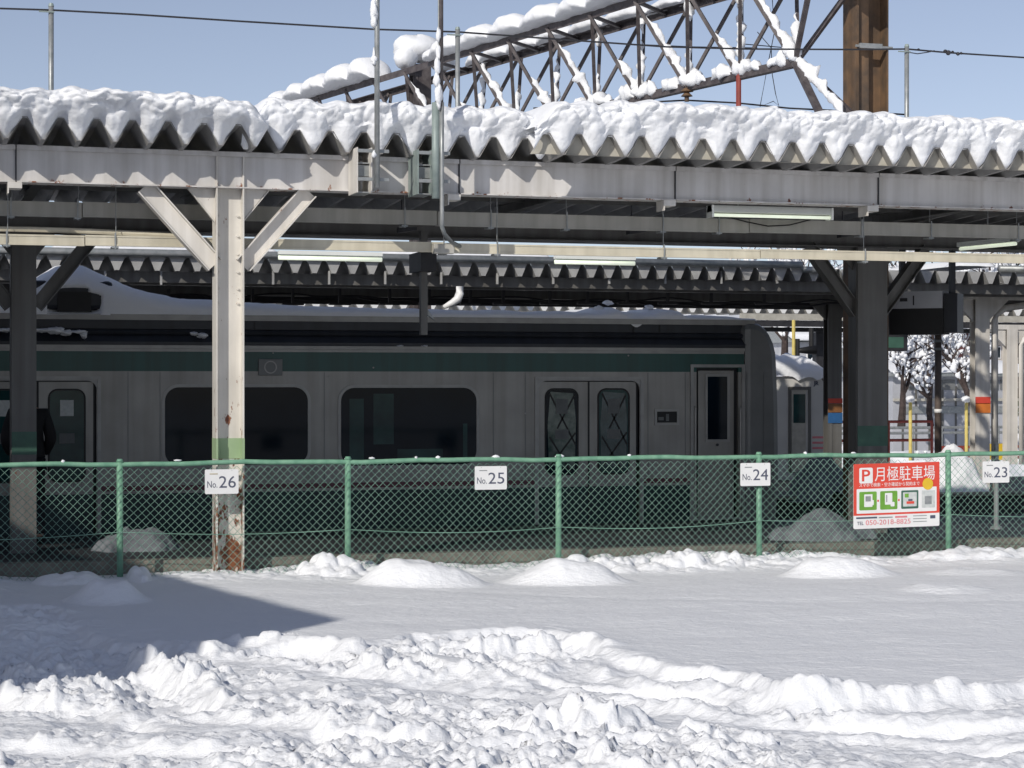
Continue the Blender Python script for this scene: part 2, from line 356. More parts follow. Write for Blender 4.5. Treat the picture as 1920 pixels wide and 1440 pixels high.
# ---------------------------------------------------------------- ground: one snow sheet with banks, ruts, clods and mounds
YF = 17.85                                 # fence plane
def axis(segs):
    out = []
    for a, b, st in segs:
        n = max(1, int(round((b-a)/st))); out += list(np.linspace(a, b, n, endpoint=False))
    out.append(segs[-1][1]); return np.array(out)
for k_, a_ in (('paint', .16), ('column_paint', .20), ('beam_paint', .22), ('grey_paint', .3), ('steel_body', .15), ('duct', .14), ('duct_shade', .18), ('train_green', .25), ('pole_brown', .3), ('train_dark', .3)): streak(M[k_], a_)
def ground():
    xs = axis([(-150, -30, 12), (-30, -6, 2), (-6, -.8, .15), (-.8, 9, .0155), (9, 13, .05), (13, 30, 1), (30, 150, 12)])
    ys = axis([(-120, -20, 12), (-20, 3, 1), (3, 7.2, .1), (7.2, 15.2, .0155), (15.2, 18.2, .022)])
    X, Y = np.meshgrid(xs, ys, indexing='ij')
    Z = .030*fbm(X*.35, Y*.35, 3, 1) + .014*fbm(X*1.5, Y*2.2, 3, 5) + .0035*fbm(X*7, Y*9, 3, 7)
    # edge of the untouched snow (photo points) ; nearer the camera the snow is driven over
    edge = [GP(x, y) for x, y in ((-700, 1120), (-200, 1125), (0, 1142), (105, 1140), (215, 1196), (400, 1212), (560, 1200), (640, 1212), (760, 1194), (900, 1186),
                                  (1040, 1184), (1110, 1206), (1180, 1225), (1260, 1248), (1400, 1262), (1470, 1292), (1640, 1296), (1760, 1290), (1920, 1278), (2400, 1262))]
    Xw = X + .10*fbm(X*3, Y*3, 3, 21); Yw = Y + .16*fbm(X*2.5, Y*2.5, 4, 31)
    d, sg, par = polydist(Xw, Yw, edge)
    near = sg < 0                          # camera side of the edge
    dd = np.where(near, d, -d)
    churn = sm(-.08, .22, dd)
    drop = sm(-.01, .11, dd + .03*fbm(X*9, Y*9, 3, 33))*.085
    Z = Z - drop*(.75+.6*vn(X*.8, Y*.8, 77))
    # raised lip of thrown snow right on the edge
    lipmask = np.clip(vn(X*.9+3, Y*.9, 41)+.45, 0, 1)
    d1, d2, v = worley(X*7, Y*7, 43); lipc = np.sqrt(np.clip(1-(d1/(.35+.4*v))**2, 0, 1))*v
    Z += (.012+.050*lipc)*np.exp(-((dd+.02)/.12)**2)*lipmask
    # big undulating ridges and ruts (bottom line of the far wall of each rut, as seen in the photo)
    def rut(pix, depth, wid, lip=.05, seed=0):
        nonlocal Z, churn
        pts = [GP(x, y, -.15) for x, y in pix]
        d, sg, par = polydist(X + .05*fbm(X*4, Y*4, 2, seed), Y + .09*fbm(X*3, Y*3, 3, seed+4), pts)
        s = np.where(sg > 0, d, -d)        # >0: beyond the line
        endf = sm(0, .12, par)*sm(0, .12, 1-par)
        prof = np.where(s > 0, 1-sm(0, .15, s), 1-sm(wid*.7, wid*1.7, -s))
        Z -= .68*depth*prof*endf*(.85+.5*vn(X*1.3, Y*1.3, seed+8))
        d1, d2, v = worley(X*6, Y*6, seed+6)
        Z += .7*lip*np.exp(-((s-.17)/.09)**2)*endf*(.35+1.3*np.sqrt(np.clip(1-(d1/(.35+.4*v))**2, 0, 1))*v)
        return s, endf
    rut([(770, 1248), (900, 1252), (1060, 1246), (1130, 1262)], .13, .30, .06, 101)
    rut([(390, 1240), (520, 1246), (640, 1262), (760, 1262)], .08, .22, .05, 111)
    rut([(1030, 1270), (1180, 1312), (1330, 1326), (1480, 1356), (1640, 1350)], .085, .22, .04, 121)
    rut([(560, 1262), (800, 1290), (1000, 1312), (1200, 1345), (1400, 1372), (1700, 1386), (2000, 1392)], .06, .30, .01, 131)
    rut([(880, 1388), (1000, 1402), (1160, 1398), (1290, 1376)], .13, .26, .04, 141)
    rut([(1240, 1408), (1420, 1402), (1650, 1408), (1960, 1430)], .09, .22, .04, 151)
    rut([(560, 1400), (700, 1414), (860, 1412)], .11, .25, .05, 161)
    rut([(1460, 1368), (1560, 1350), (1720, 1352), (1940, 1340)], .05, .18, .05, 171)
    rut([(200, 1268), (300, 1300), (395, 1362)], .14, .26, .09, 181)
    rut([(-60, 1330), (60, 1352), (180, 1358), (330, 1400)], .10, .25, .05, 191)
    # hollow in the shaded left corner
    hx, hy = GP(60, 1235, -.1); Z -= .10*np.exp(-(((X-hx)/.9)**2 + ((Y-hy)/.75)**2))
    hx, hy = GP(30, 1172, 0); Z += .09*np.exp(-(((X-hx)/.25)**2 + ((Y-hy)/.5)**2))
    # wheel tracks: pressed flat, streaked along their length
    track = np.zeros_like(X)
    for pix, w_ in (([(430, 1258), (600, 1276), (800, 1300), (1000, 1322), (1200, 1342), (1440, 1366)], .36),
                    ([(900, 1258), (1050, 1290), (1200, 1300), (1330, 1318)], .14),
                    ([(300, 1352), (400, 1366), (520, 1374)], .26), ([(1180, 1392), (1400, 1398), (1700, 1404), (2000, 1410)], .14),
                    ([(0, 1418), (200, 1424), (420, 1432)], .20), ([(900, 1428), (1060, 1424), (1200, 1416)], .16), ([(1500, 1362), (1700, 1372), (1950, 1370)], .14)):
        d, sg, par = polydist(X + .04*fbm(X*3, Y*3, 2, 65), Y + .05*fbm(X*2, Y*2, 2, 66), [GP(x, y, -.1) for x, y in pix])
        track = np.maximum(track, (1-sm(w_*.55, w_, d)))
    st = fbm(X*1.3+Y*.3, (Y-.28*X)*13, 3, 61)
    Z += (.012+.016*track)*st*sm(.1, .5, dd) - .035*track
    # clods: rounded lumps at several sizes, thickest along the edges and at the lower left
    left = 1-sm(2.6, 4.2, X-.25*(Y-9))
    patch = np.clip(.42 + .22*left + 1.3*fbm(X*.9, Y*1.3, 3, 71), .05, 1)*churn*(1-.88*track)
    clod = np.zeros_like(X)
    for sc_, amp, sd_ in ((3.4, .040, 201), (7.0, .044, 211), (14, .036, 221), (27, .022, 231)):
        wx = X*sc_*.8 + .8*vn(X*sc_*.7, Y*sc_*.7, sd_+3); wy = Y*sc_*.8 + .8*vn(X*sc_*.7+9, Y*sc_*.7, sd_+5)
        d1, d2, v = worley(wx, wy, sd_)
        rr = .26+.42*v
        lump = np.clip(1-(d1/rr)**2, 0, 1)**.6*rr*np.clip(v*2.2-.9, 0, 1)
        clod += amp*1.75*lump
    Z += clod*patch
    d1, d2, v = worley(X*22, Y*20, 261); d1b, d2b, vb = worley(X*40, Y*36, 263)
    Z += churn*(.018*np.clip(1-(d1/(.25+.4*v))**2, 0, 1)**.6*np.clip(v*2.5-1.3, 0, 1) + .009*np.clip(1-(d1b/.5)**2, 0, 1)**.6*np.clip(vb*2.5-1.2, 0, 1))*(.25+.75*patch)*(1-.75*track)
    churn = churn*(1-.7*track)
    Z += .050*fbm(X*2.0, Y*2.8, 4, 241)*churn
    Z += (.006*fbm(X*14, Y*14, 2, 251) + .004*fbm(X*30, Y*30, 2, 255))*(.25+churn)
    # mounds over the wheel stops
    for px, py, w, h in ((805, 1101, .60, .195), (1083, 1094, .58, .185), (1602, 1084, .56, .165), (210, 1136, .33, .15), (1800, 1116, .42, .05), (1860, 1080, .5, .04)):
        gx, gy = GP(px, py); gy += .30
        X2 = X-gx; Y2 = Y-gy+.12*X2
        r = np.sqrt((X2/w)**2 + (Y2/.34)**2)*(1+.12*vn(X*3, Y*3, 301))
        Z += h*(1-sm(.28, 1.10, r))*(1+.30*fbm(X*4, Y*4, 3, 305))
    # long faint step across the untouched snow
    d, sg, par = polydist(X, Y, [GP(x, y) for x, y in ((820, 1106), (1200, 1122), (1500, 1130), (1920, 1126))])
    Z -= .010*np.exp(-(d/.16)**2)
    # heap of broken snow along the foot of the fence
    t = sm(16.95, 17.5, Y)
    d1, d2, v = worley(X*5.5, Y*5.5, 401)
    cl = np.sqrt(np.clip(1-(d1/(.3+.35*v))**2, 0, 1))*(.3+.4*v)
    d1, d2, v2 = worley(X*13, Y*13, 411)
    cl2 = np.sqrt(np.clip(1-(d1/(.35+.3*v2))**2, 0, 1))*.5
    amt = np.clip(.35 + 1.5*vn(X*.75, Y*.3, 421) - .45*sm(8.5, 9.5, X), 0, 1)
    Z += t*amt*(.13*cl + .045*cl2 + .04)
    for px, w, h in ((622, .30, .15), (262, .10, .12), (1070, .40, .09), (1288, .16, .08), (1370, .10, .09), (1830, .75, .10), (130, .3, .10)):
        gx = PX(px, 17.55)
        r = np.sqrt(((X-gx)/w)**2 + ((Y-17.6)/.3)**2)
        Z += .8*h*np.sqrt(np.clip(1-r**2, 0, 1))*(.75+.5*cl+.5*fbm(X*5, Y*5, 3, 431))
    Z = np.where((Y < 5) | (X < -5) | (X > 14), np.clip(Z, -.3, .3), Z)
    o = grid_mesh('snow_ground', np.stack([X, Y, Z], -1), M['snow_ground'])
    tag(o, 'deep white snow over the car park, smooth behind and churned by wheels in front', 'snow', kind='structure')
ground()
far = MB().box(-400, 600, 17.9, 900, -1.6, -1.2).build('far_ground', M['snow_far'])
tag(far, 'low snow covered ground reaching out behind the station', 'ground', kind='structure')
o = box('near_platform', M['asphalt'], None, -25, 40, 18.42, 23.25, -1.19, 0.0); tag(o, 'dark wet asphalt platform in the shade beside the green striped train', 'platform', kind='structure')
o = box('far_platform', M['asphalt'], None, -25, 40, 27.1, 32.6, -1.19, 0.0); tag(o, 'farther platform behind the green striped train', 'platform', kind='structure')
k = MB().box(-20, 30, 18.22, 18.41, -.3, .13)
tag(k.build('concrete_kerb', M['concrete'], bevel=.012), 'low brown grey concrete kerb running behind the foot of the green fence', 'kerb')
e = thing('platform_edging', 'pale concrete edging strip along the far platform edge', 'edging', (5, 27.1, 0))
MB().box(-25, 40, 27.02, 27.45, .004, .05).build('coping', M['concrete'], e, bevel=.01)
tr = MB()
for y0 in (24.3, 25.4, 34.4, 35.5):
    tr.box(-25, 60, y0-.035, y0+.035, -1.1, -.98)
tag(tr.build('rails', M['brown_steel']), 'steel rails of the two tracks between the platforms', 'rails', kind='structure')
tb = MB().box(-25, 60, 23.3, 27.0, -1.19, -1.1).box(-25, 60, 32.7, 37, -1.19, -1.1)
tag(tb.build('track_bed', M['ballast']), 'dark stone ballast between the platforms', 'track bed', kind='structure')
# heaps
def heap(name, label, px, base, wpx, hpx, z0, seed, m='snow', wy=.5):
    gx, gy = GP(px, base, z0); s = F/DEP(gx, gy); w = wpx/2/s; h = hpx/s
    a = np.linspace(-1.15, 1.15, 60); A, B = np.meshgrid(a, a, indexing='ij')
    r = np.hypot(A, B)*(1+.25*vn(A*2+seed, B*2, seed))
    r = r*(1+.25*fbm(A*2.5+seed, B*2.5, 3, seed+2)); Z = h*np.sqrt(np.clip(1-r**1.6, 0, 1))*np.clip(1.15-.45*r, 0, 1)*(1+.3*fbm(A*3, B*3, 4, seed+1)) - .01
    o = grid_mesh(name, np.stack([gx+A*w, gy+w*wy+B*w*wy*1.3, z0+Z], -1), M[m], loc=(gx, gy, z0))
    tag(o, label, 'snow heap'); return o
heap('snow_heap', 'low grey snow heap on the platform behind the fence left of the rusty column', 262, 1034, 165, 42, 0, 5, 'shade_snow')
heap('snow_heap', 'wide shaded snow heap on the near platform left of the red parking sign', 1560, 1014, 190, 54, 0, 9, 'shade_snow')
heap('snow_heap', 'tall dim snow heap on the far platform edge just left of the red parking sign', 1560, 938, 150, 80, .0, 13, 'shade_snow')
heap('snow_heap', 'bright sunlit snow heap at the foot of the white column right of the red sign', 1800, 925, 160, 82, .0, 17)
gx, gy = GP(1868, 992, 0)
o = MB().tube([(gx, gy, 0), (gx, gy, 1.0)], .03).tube([(gx, gy, 0), (gx, gy, .03)], .07).build('thin_post', M['galv'], loc=(gx, gy, 0))
tag(o, 'thin grey steel post standing behind the fence under the number 23 plate', 'post')

# ---------------------------------------------------------------- chain link fence
ZR = 1.005                                    # top rail
def fence():
    f = thing('chain_link_fence', 'green chain link fence with round top rail between the car park and the station', 'fence', (5, YF, 0))
    posts = [PX(x, YF) for x in (225, 652, 1047, 1424, 1779)]
    st = (posts[-1]-posts[0])/4
    allp = [posts[0]-st*2, posts[0]-st] + posts + [posts[-1]+st, posts[-1]+2*st]
    rg = random.Random(3)
    for i, x in enumerate(allp):
        q = rg.uniform(-.008, .008)
        p = MB().tube([(x, YF, -.25), (x+q, YF, ZR+.025)], .028, 12)
        o = p.build('fence_post', M['green_paint'], f, smooth=True)
        c = MB().tube([(x+q, YF, ZR+.02), (x+q, YF, ZR+.045)], [.033, .022], 10)
        c.build('post_cap', M['green_paint'], o, smooth=True)
    a, b = allp[0], allp[-1]
    pts = []
    for i in range(61):
        x = a + (b-a)*i/60; pts.append((x, YF, ZR - .006*sin(i*.9) + .004*sin(i*2.1)))
    MB().tube(pts, .0225, 10).build('top_rail', M['green_paint'], f, smooth=True)
    mesh = MB(); P = .072; z0, z1 = -.03, ZR-.03; hh = z1-z0; n = int((b-a)/P)
    rg = random.Random(5)
    def warp(x, z):
        return (x + .006*sin(x*2.3+z*3) + .004*sin(x*7.1), z + .010*sin(x*1.7+1)*(z/hh) - .006*sin(x*5.3+z*2))
    w = .0029
    for k in range(-int(hh/P)-1, n+1):
        for s_ in (1, -1):
            xb = a + k*P; seg = []
            nz = 7
            for i in range(nz+1):
                z = z0 + hh*i/nz; x = xb + (z-z0) if s_ > 0 else xb + (hh-(z-z0))
                seg.append((x, z))
            seg = [q for q in seg if a <= q[0] <= b]
            if len(seg) < 2: continue
            yy = YF-.036 + (.003 if s_ > 0 else -.003)
            vs = []
            for (x, z) in seg:
                x, z = warp(x, z)
                vs += [(x-w, yy, z), (x, yy-w, z), (x+w, yy, z), (x, yy+w, z)]
            fs = []
            for i in range(len(seg)-1):
                for q in range(4): fs.append((4*i+q, 4*i+(q+1)%4, 4*i+4+(q+1)%4, 4*i+4+q))
            mesh.add(vs, fs)
    mesh.build('wire_mesh', M['wire_green'], f, fixn=False)
    tw = []
    for i in range(121):
        x = a+(b-a)*i/120; ph = ((x-posts[0])/st) % 1
        tw.append((x, YF-.03, .395 - .035*sin(math.pi*ph) + .02*sin(x*.8)))
    MB().tube(tw, .0035, 5).build('tension_wire', M['wire_green'], f)
fence()
m = MB(); rg = random.Random(12)
for px in (652, 697, 780, 821, 1047, 1052, 1424, 1510, 1720, 1735, 1779, 333, 118, 1600, 930, 1180):
    x = PX(px, YF); m.blob((x, YF, ZR+.026), (rg.uniform(.015, .04), .02, rg.uniform(.008, .018)), px, .35, 8, 6)
tag(m.build('rail_snow', M['snow'], smooth=True), 'tiny scraps of snow caught on the top rail of the green fence', 'snow', kind='stuff')
# number plates hung on the fence
for n_, x0, x1, y0, y1, ti, note in (('26', 384, 447, 880, 926, -.01, 'in front of the rusty white column'), ('25', 890, 950, 874, 918, 0, 'on the mesh below the second train window'),
                          ('24', 1388, 1444, 868, 911, 0, 'hung over the fourth fence post'), ('23', 1842, 1892, 865, 905, 0, 'at the right edge near the white columns')):
    yp = YF-.052
    X0, X1 = PX(x0, yp), PX(x1, yp); xm = (x0+x1)/2; za, zb = PZ(xm, y1, yp), PZ(xm, y0, yp)
    s = thing('number_plate', 'small white parking plate reading No.%s %s' % (n_, note), 'sign', ((X0+X1)/2, yp, za), 'parking number plates on the fence')
    pl = MB().prism(rrect(X0, X1, za, zb, .012), yp-.006, yp).build('plate', M['white'], s)
    W_ = X1-X0; hh = zb-za
    text('No.', X0+.07*W_, za+.26*hh, yp-.0065, .31*hh*1.25, M['ink'], s, width=.30*W_)
    text(n_, X0+.42*W_, za+.25*hh, yp-.0065, .50*hh*1.38, M['ink'], s, width=.50*W_)
    box('small_print', M['tan'] if n_ == '26' else M['galv'], s, X0+.14*W_, X0+.38*W_, yp-.0085, yp-.0065, za+.80*hh, za+.835*hh)
    for q in (.2, .8):
        MB().tube([(X0+q*W_, yp-.009, zb-.012), (X0+q*W_, yp+.012, zb-.012)], .003, 6).build('fixing_wire', M['galv'], s)

# red parking sign
def red_sign():
    yp = YF-.055
    X0, X1 = PX(1600, yp), PX(1761, yp); zt, zb = PZ(1680, 868, yp), PZ(1680, 989, yp)
    W_ = X1-X0; hh = zt-zb; T = R(.9)
    s = thing('parking_sign', 'large red and white monthly parking sign with green panels tied to the fence', 'sign', ((X0+X1)/2, yp, zb))
    def U(u, v): x = X0+u*W_; return (x, zb+v*hh+(u-.5)*W_*tan(T))
    def panel(name, u0, u1, v0, v1, lay, m, r=0):
        a = [U(*p) for p in rrect(u0, u1, v0, v1, r, 3)] if r else [U(u0, v0), U(u1, v0), U(u1, v1), U(u0, v1)]
        y = yp-.005-lay*.0015
        return MB().prism(a, y-.0012, y).build(name, m, s)
    MB().prism([U(*p) for p in rrect(0, 1, 0, 1, .02, 3)], yp-.005, yp).build('board', M['white'], s)
    panel('red_field', 0, 1, .205, 1, 0, M['red'])
    panel('white_field', .035, .965, .235, .615, 1, M['white'], .01)
    panel('letter_box', .065, .22, .70, .94, 1, M['white'], .02)
    p = U(.095, .735); text('P', p[0], p[1], yp-.0082, .255*hh, M['red'], s, width=.095*W_, bold=.002)
    p = U(.245, .745); text('月極駐車場', p[0], p[1], yp-.0066, .165*W_, M['white'], s, width=.70*W_, tilt=T, depth=.0008)
    p = U(.065, .648); text('スマホで検索・空き確認から契約まで', p[0], p[1], yp-.0066, .045*W_, M['white'], s, width=.70*W_, tilt=T)
    a = [(U(.86, .66)[0]+.062*W_*cos(t), U(.86, .66)[1]+.062*W_*sin(t)) for t in np.linspace(0, 2*math.pi, 24, endpoint=False)]
    MB().prism(a, yp-.0105, yp-.009).build('yellow_disc', M['yellow'], s)
    for i, u in enumerate((.065, .305, .55)):
        panel('green_panel', u, u+.20, .285, .57, 2, M['lime'] if i < 2 else M['deep_green'], .015)
        if i == 0:
            panel('phone_picture', u+.055, u+.15, .335, .53, 3, M['white'], .008); panel('phone_screen', u+.07, u+.13, .42, .50, 4, M['galv'])
            panel('hand_picture', u+.135, u+.165, .36, .44, 4, M['white'], .01)
        elif i == 1:
            panel('phone_picture', u+.055, u+.14, .36, .54, 3, M['white'], .008); panel('hand_picture', u+.12, u+.165, .33, .40, 4, M['white'], .01); panel('phone_screen', u+.068, u+.08, .40, .51, 4, M['galv'])
        else:
            panel('pale_panel', u+.02, u+.18, .32, .54, 3, M['paper'], .008); panel('green_mark', u+.04, u+.085, .46, .52, 4, M['lime'])
            panel('car_picture', u+.06, u+.15, .36, .40, 4, M['red'], .008); panel('car_roof', u+.08, u+.13, .405, .435, 4, M['ink'], .006)
    panel('blank_code_panel', .79, .945, .29, .56, 2, M['paper'], .01)
    panel('grey_square', .825, .905, .345, .47, 3, M['galv'])
    for u in (.272, .513): panel('arrow', u, u+.018, .41, .44, 2, M['red'])
    panel('grey_heading', .03, .27, .155, .18, 1, M['ink']); panel('pink_heading', .48, .62, .15, .178, 1, M['pink']); panel('grey_line', .29, .45, .155, .172, 1, M['galv'])
    for v in (.165, .12, .075): panel('grey_line', .69, .85, v, v+.010, 1, M['galv'])
    panel('small_mark', .89, .95, .12, .17, 1, M['ink'])
    p = U(.04, .06); text('TEL', p[0], p[1], yp-.0066, .075*hh, M['ink'], s, width=.075*W_, tilt=T)
    p = U(.14, .055); text('050-2018-8825', p[0], p[1], yp-.0066, .11*hh, M['pink'], s, width=.52*W_, tilt=T)
    panel('snow_crust', .55, .83, 1.0, 1.03, 0, M['snow'])
red_sign()

# ---------------------------------------------------------------- near canopy
PITCH = .302; FH = .185
ROOF_Z = lambda y: 3.775 - .045*(y-17.5)
def prof(x, ph):                    # folded plate: 0 in the valley, FH on the ridge (ph = x of one ridge)
    t = np.abs(((np.asarray(x)-ph)/PITCH + .5) % 1 - .5)*2      # 0 at ridge, 1 in valley
    return FH*np.clip((.88-t)/.72, 0, 1)
def sheet_line(x0, x1, ph):
    ks = []
    k0 = int((x0-ph)/PITCH)-1; k1 = int((x1-ph)/PITCH)+2
    for k in range(k0, k1):
        c = ph+k*PITCH
        for t in (-.44, -.08, .08, .44): ks.append(c+t*PITCH)
    ks = [x for x in ks if x0 < x < x1]
    return [x0]+ks+[x1]
SECT = [(-7, 3.02, 17.56, 1.64), (3.02, 5.62, 17.72, 3.70), (5.62, 20, 17.40, 6.83)]   # x0, x1, front edge Y, ridge phase
def sect_at(x):
    for s in SECT:
        if x < s[1]: return s
    return SECT[-1]
CAN = thing('platform_canopy', 'near platform canopy with folded steel roof on a white front beam', 'canopy', (5, 18, 0))
YB = 22.85
for (x0, x1, ye, ph) in SECT:
    xs = sheet_line(x0, x1-.01, ph); ys = np.array([ye, ye+.02, 18.5, 20, 21.4, YB])
    P = np.array([[(x, y, ROOF_Z(y)+float(prof(x, ph))) for y in ys] for x in xs])
    o = grid_mesh('roof_sheet', P, M['sheet'], CAN, smooth=False)
    s = o.modifiers.new('thickness', 'SOLIDIFY'); s.thickness = .004; s.offset = 0
cl = MB()                                        # closure plates under the ridges of the right hand section
x0, x1, ye, ph = SECT[2]
k = 0
xc = ph + PITCH*math.ceil((x0-ph)/PITCH)
while xc < x1-.4:
    zt = ROOF_Z(ye)
    cl.prism([(xc-.44*PITCH, zt+.004), (xc+.44*PITCH, zt+.004), (xc+.08*PITCH, zt+FH-.006), (xc-.08*PITCH, zt+FH-.006)], ye+.10, ye+.104)
    cl.add([(xc-.44*PITCH, ye+.10, zt+.003), (xc-.1, ye+.004, zt-.004), (xc+.1, ye+.004, zt-.004), (xc+.44*PITCH, ye+.10, zt+.003)], [(0, 1, 2, 3)])
    xc += PITCH
cl.build('edge_closure', M['sheet_cream'], CAN)
def ibeam(m, x0, x1, y, z0, z1, d=.10, tf=.014):
    m.box(x0, x1, y-d, y+d, z0, z0+tf); m.box(x0, x1, y-d, y+d, z1-tf, z1); m.box(x0, x1, y-.005, y+.005, z0+tf, z1-tf)
joints = [PX(x, 17.95) for x in (30, 861, 1266, 1647)]
edges = [-7] + joints + [16.5]
CX = PX(428, 18.05)
for a, b in zip(edges[:-1], edges[1:]):
    m = MB()
    m.box(a+.006, b-.006, 17.96, 17.975, 3.452, 3.748); m.box(a+.006, b-.006, 17.925, 18.14, 3.44, 3.452); m.box(a+.006, b-.006, 17.925, 18.14, 3.748, 3.762); m.box(a+.006, b-.006, 17.925, 17.935, 3.72, 3.748)
    m.build('front_beam', M['beam_paint'], CAN)
for x in joints: MB().box(x-.006, x+.006, 17.945, 18.13, 3.45, 3.755).build('beam_joint', M['dark'], CAN)
for px in (28, 852, 1256, 1637):
    x = PX(px, 17.9)
    m = MB().box(x-.06, x+.06, 17.90, 18.1, 3.385, 3.437).box(x-.06, x-.05, 17.9, 18.1, 3.34, 3.385)
    m.build('hanger_clip', M['paint'], CAN)
# front column: H section, open side towards the car park
m = MB()
xl, xr = CX-.125, CX+.125
for a, b in ((xl, xl+.014), (xr-.014, xr)): m.box(a, b, 17.93, 18.17, -.25, 3.755)
m.box(xl+.014, xr-.014, 18.04, 18.052, -.25, 3.755)
fc = m.build('column', M['column_paint'], CAN, bevel=.002)
zg0, zg1 = PZ(428, 861, 17.93), PZ(428, 822, 17.93)
m = MB()
for a, b in ((xl-.002, xl+.016), (xr-.016, xr+.002)): m.box(a, b, 17.927, 18.172, zg0, zg1)
m.box(xl+.0165, xr-.0165, 18.034, 18.054, zg0+.001, zg1-.001)
m.build('green_band', M['pale_green'], fc)
for z in (3.2, 3.02, 2.86, 2.7, 2.55, 2.42):
    for x in (xr-.045, xl+.04): MB().tube([(x, 18.02, z), (x, 18.04, z)], .011, 6).build('bolt', M['column_paint'], fc)
for s_ in (-1, 1):
    m = MB(); x = CX + s_*.125
    zt = 3.44; m.prism([(x, zt), (x+s_*.23, zt), (x, zt-.285)], 18.03, 18.042)
    m.bar((x+s_*.235, 18.036, zt-.006), (x, 18.036, zt-.295), .05, .008, (0, 0, 1))
    m.build('gusset_plate', M['paint'], CAN)
def brace(s_, x, y, zt, run, zb, mt, parent, w=.115):
    p0 = Vector((x + s_*(.125+run), y, zt)); p1 = Vector((x + s_*.125, y, zb)); d = (p1-p0).normalized()
    nrm = Vector((-d.z, 0, d.x)); m = MB()
    m.bar(p0, p1, .012, w, nrm) if False else None
    # channel: web facing the viewer, two flanges
    for q in (-1, 1):
        m.bar(p0+nrm*q*w/2, p1+nrm*q*w/2, .14, .010, nrm)
    m.bar(p0, p1, .010, w-.012, nrm)
    return m.build('brace', mt, parent)
brace(-1, CX, 18.04, 3.44, .62, 2.76, M['paint'], CAN, .15)
brace(1, CX, 18.04, 3.44, .60, 2.76, M['paint'], CAN, .15)
# second row
Y2 = 21.0
m = MB(); ibeam(m, -7, 16.5, Y2, 3.25, 3.47); m.build('rear_beam', M['grey_paint'], CAN)
m = MB(); m.box(-7, 16.5, YB-.16, YB-.06, 3.36, 3.50); m.build('rear_gutter', M['grey_paint'], CAN)
cols2 = [PX(44, Y2), PX(1627, Y2)]
for i, x in enumerate(cols2):
    w = .12 if i == 0 else .187
    m = MB()
    m.box(x-w, x+w, Y2-.12, Y2-.106, -.01, 3.25); m.box(x-w, x+w, Y2+.106, Y2+.12, -.01, 3.25); m.box(x-.005, x+.005, Y2-.106, Y2+.106, -.01, 3.25)
    m.box(x-w-.01, x-w+.004, Y2-.10, Y2+.10, -.01, 3.25)
    c = m.build('column', M['grey_paint'], CAN)
    m = MB()
    m.box(x-w-.002, x+w+.002, Y2-.123, Y2-.1205, .99, 1.22); m.build('green_band', M['deep_green'], c)
    for s_ in (-1, 1): brace(s_, x, Y2, 3.26, .62, 2.48, M['grey_paint'], CAN, .13)
    for s_ in (-1, 1): MB().prism([(x+s_*w, 3.25), (x+s_*(w+.22), 3.25), (x+s_*w, 2.98)], Y2-.006, Y2+.006).build('gusset_plate', M['grey_paint'], CAN)
for x in [CX, cols2[0], cols2[1], 6.2, 14.5]:
    m = MB()
    m.box(x-.05, x+.05, 18.145, 20.895, 3.50, 3.512).box(x-.05, x+.05, 18.145, 20.895, 3.60, 3.612).box(x-.004, x+.004, 18.145, 20.895, 3.512, 3.60)
    m.build('cross_beam', M['grey_paint'], CAN)
for y, z in ((19.1, 3.60), (20.0, 3.575)):
    m = MB(); m.box(-7, 16.5, y-.03, y+.03, z, z+.07); m.build('purlin', M['grey_paint'], CAN)

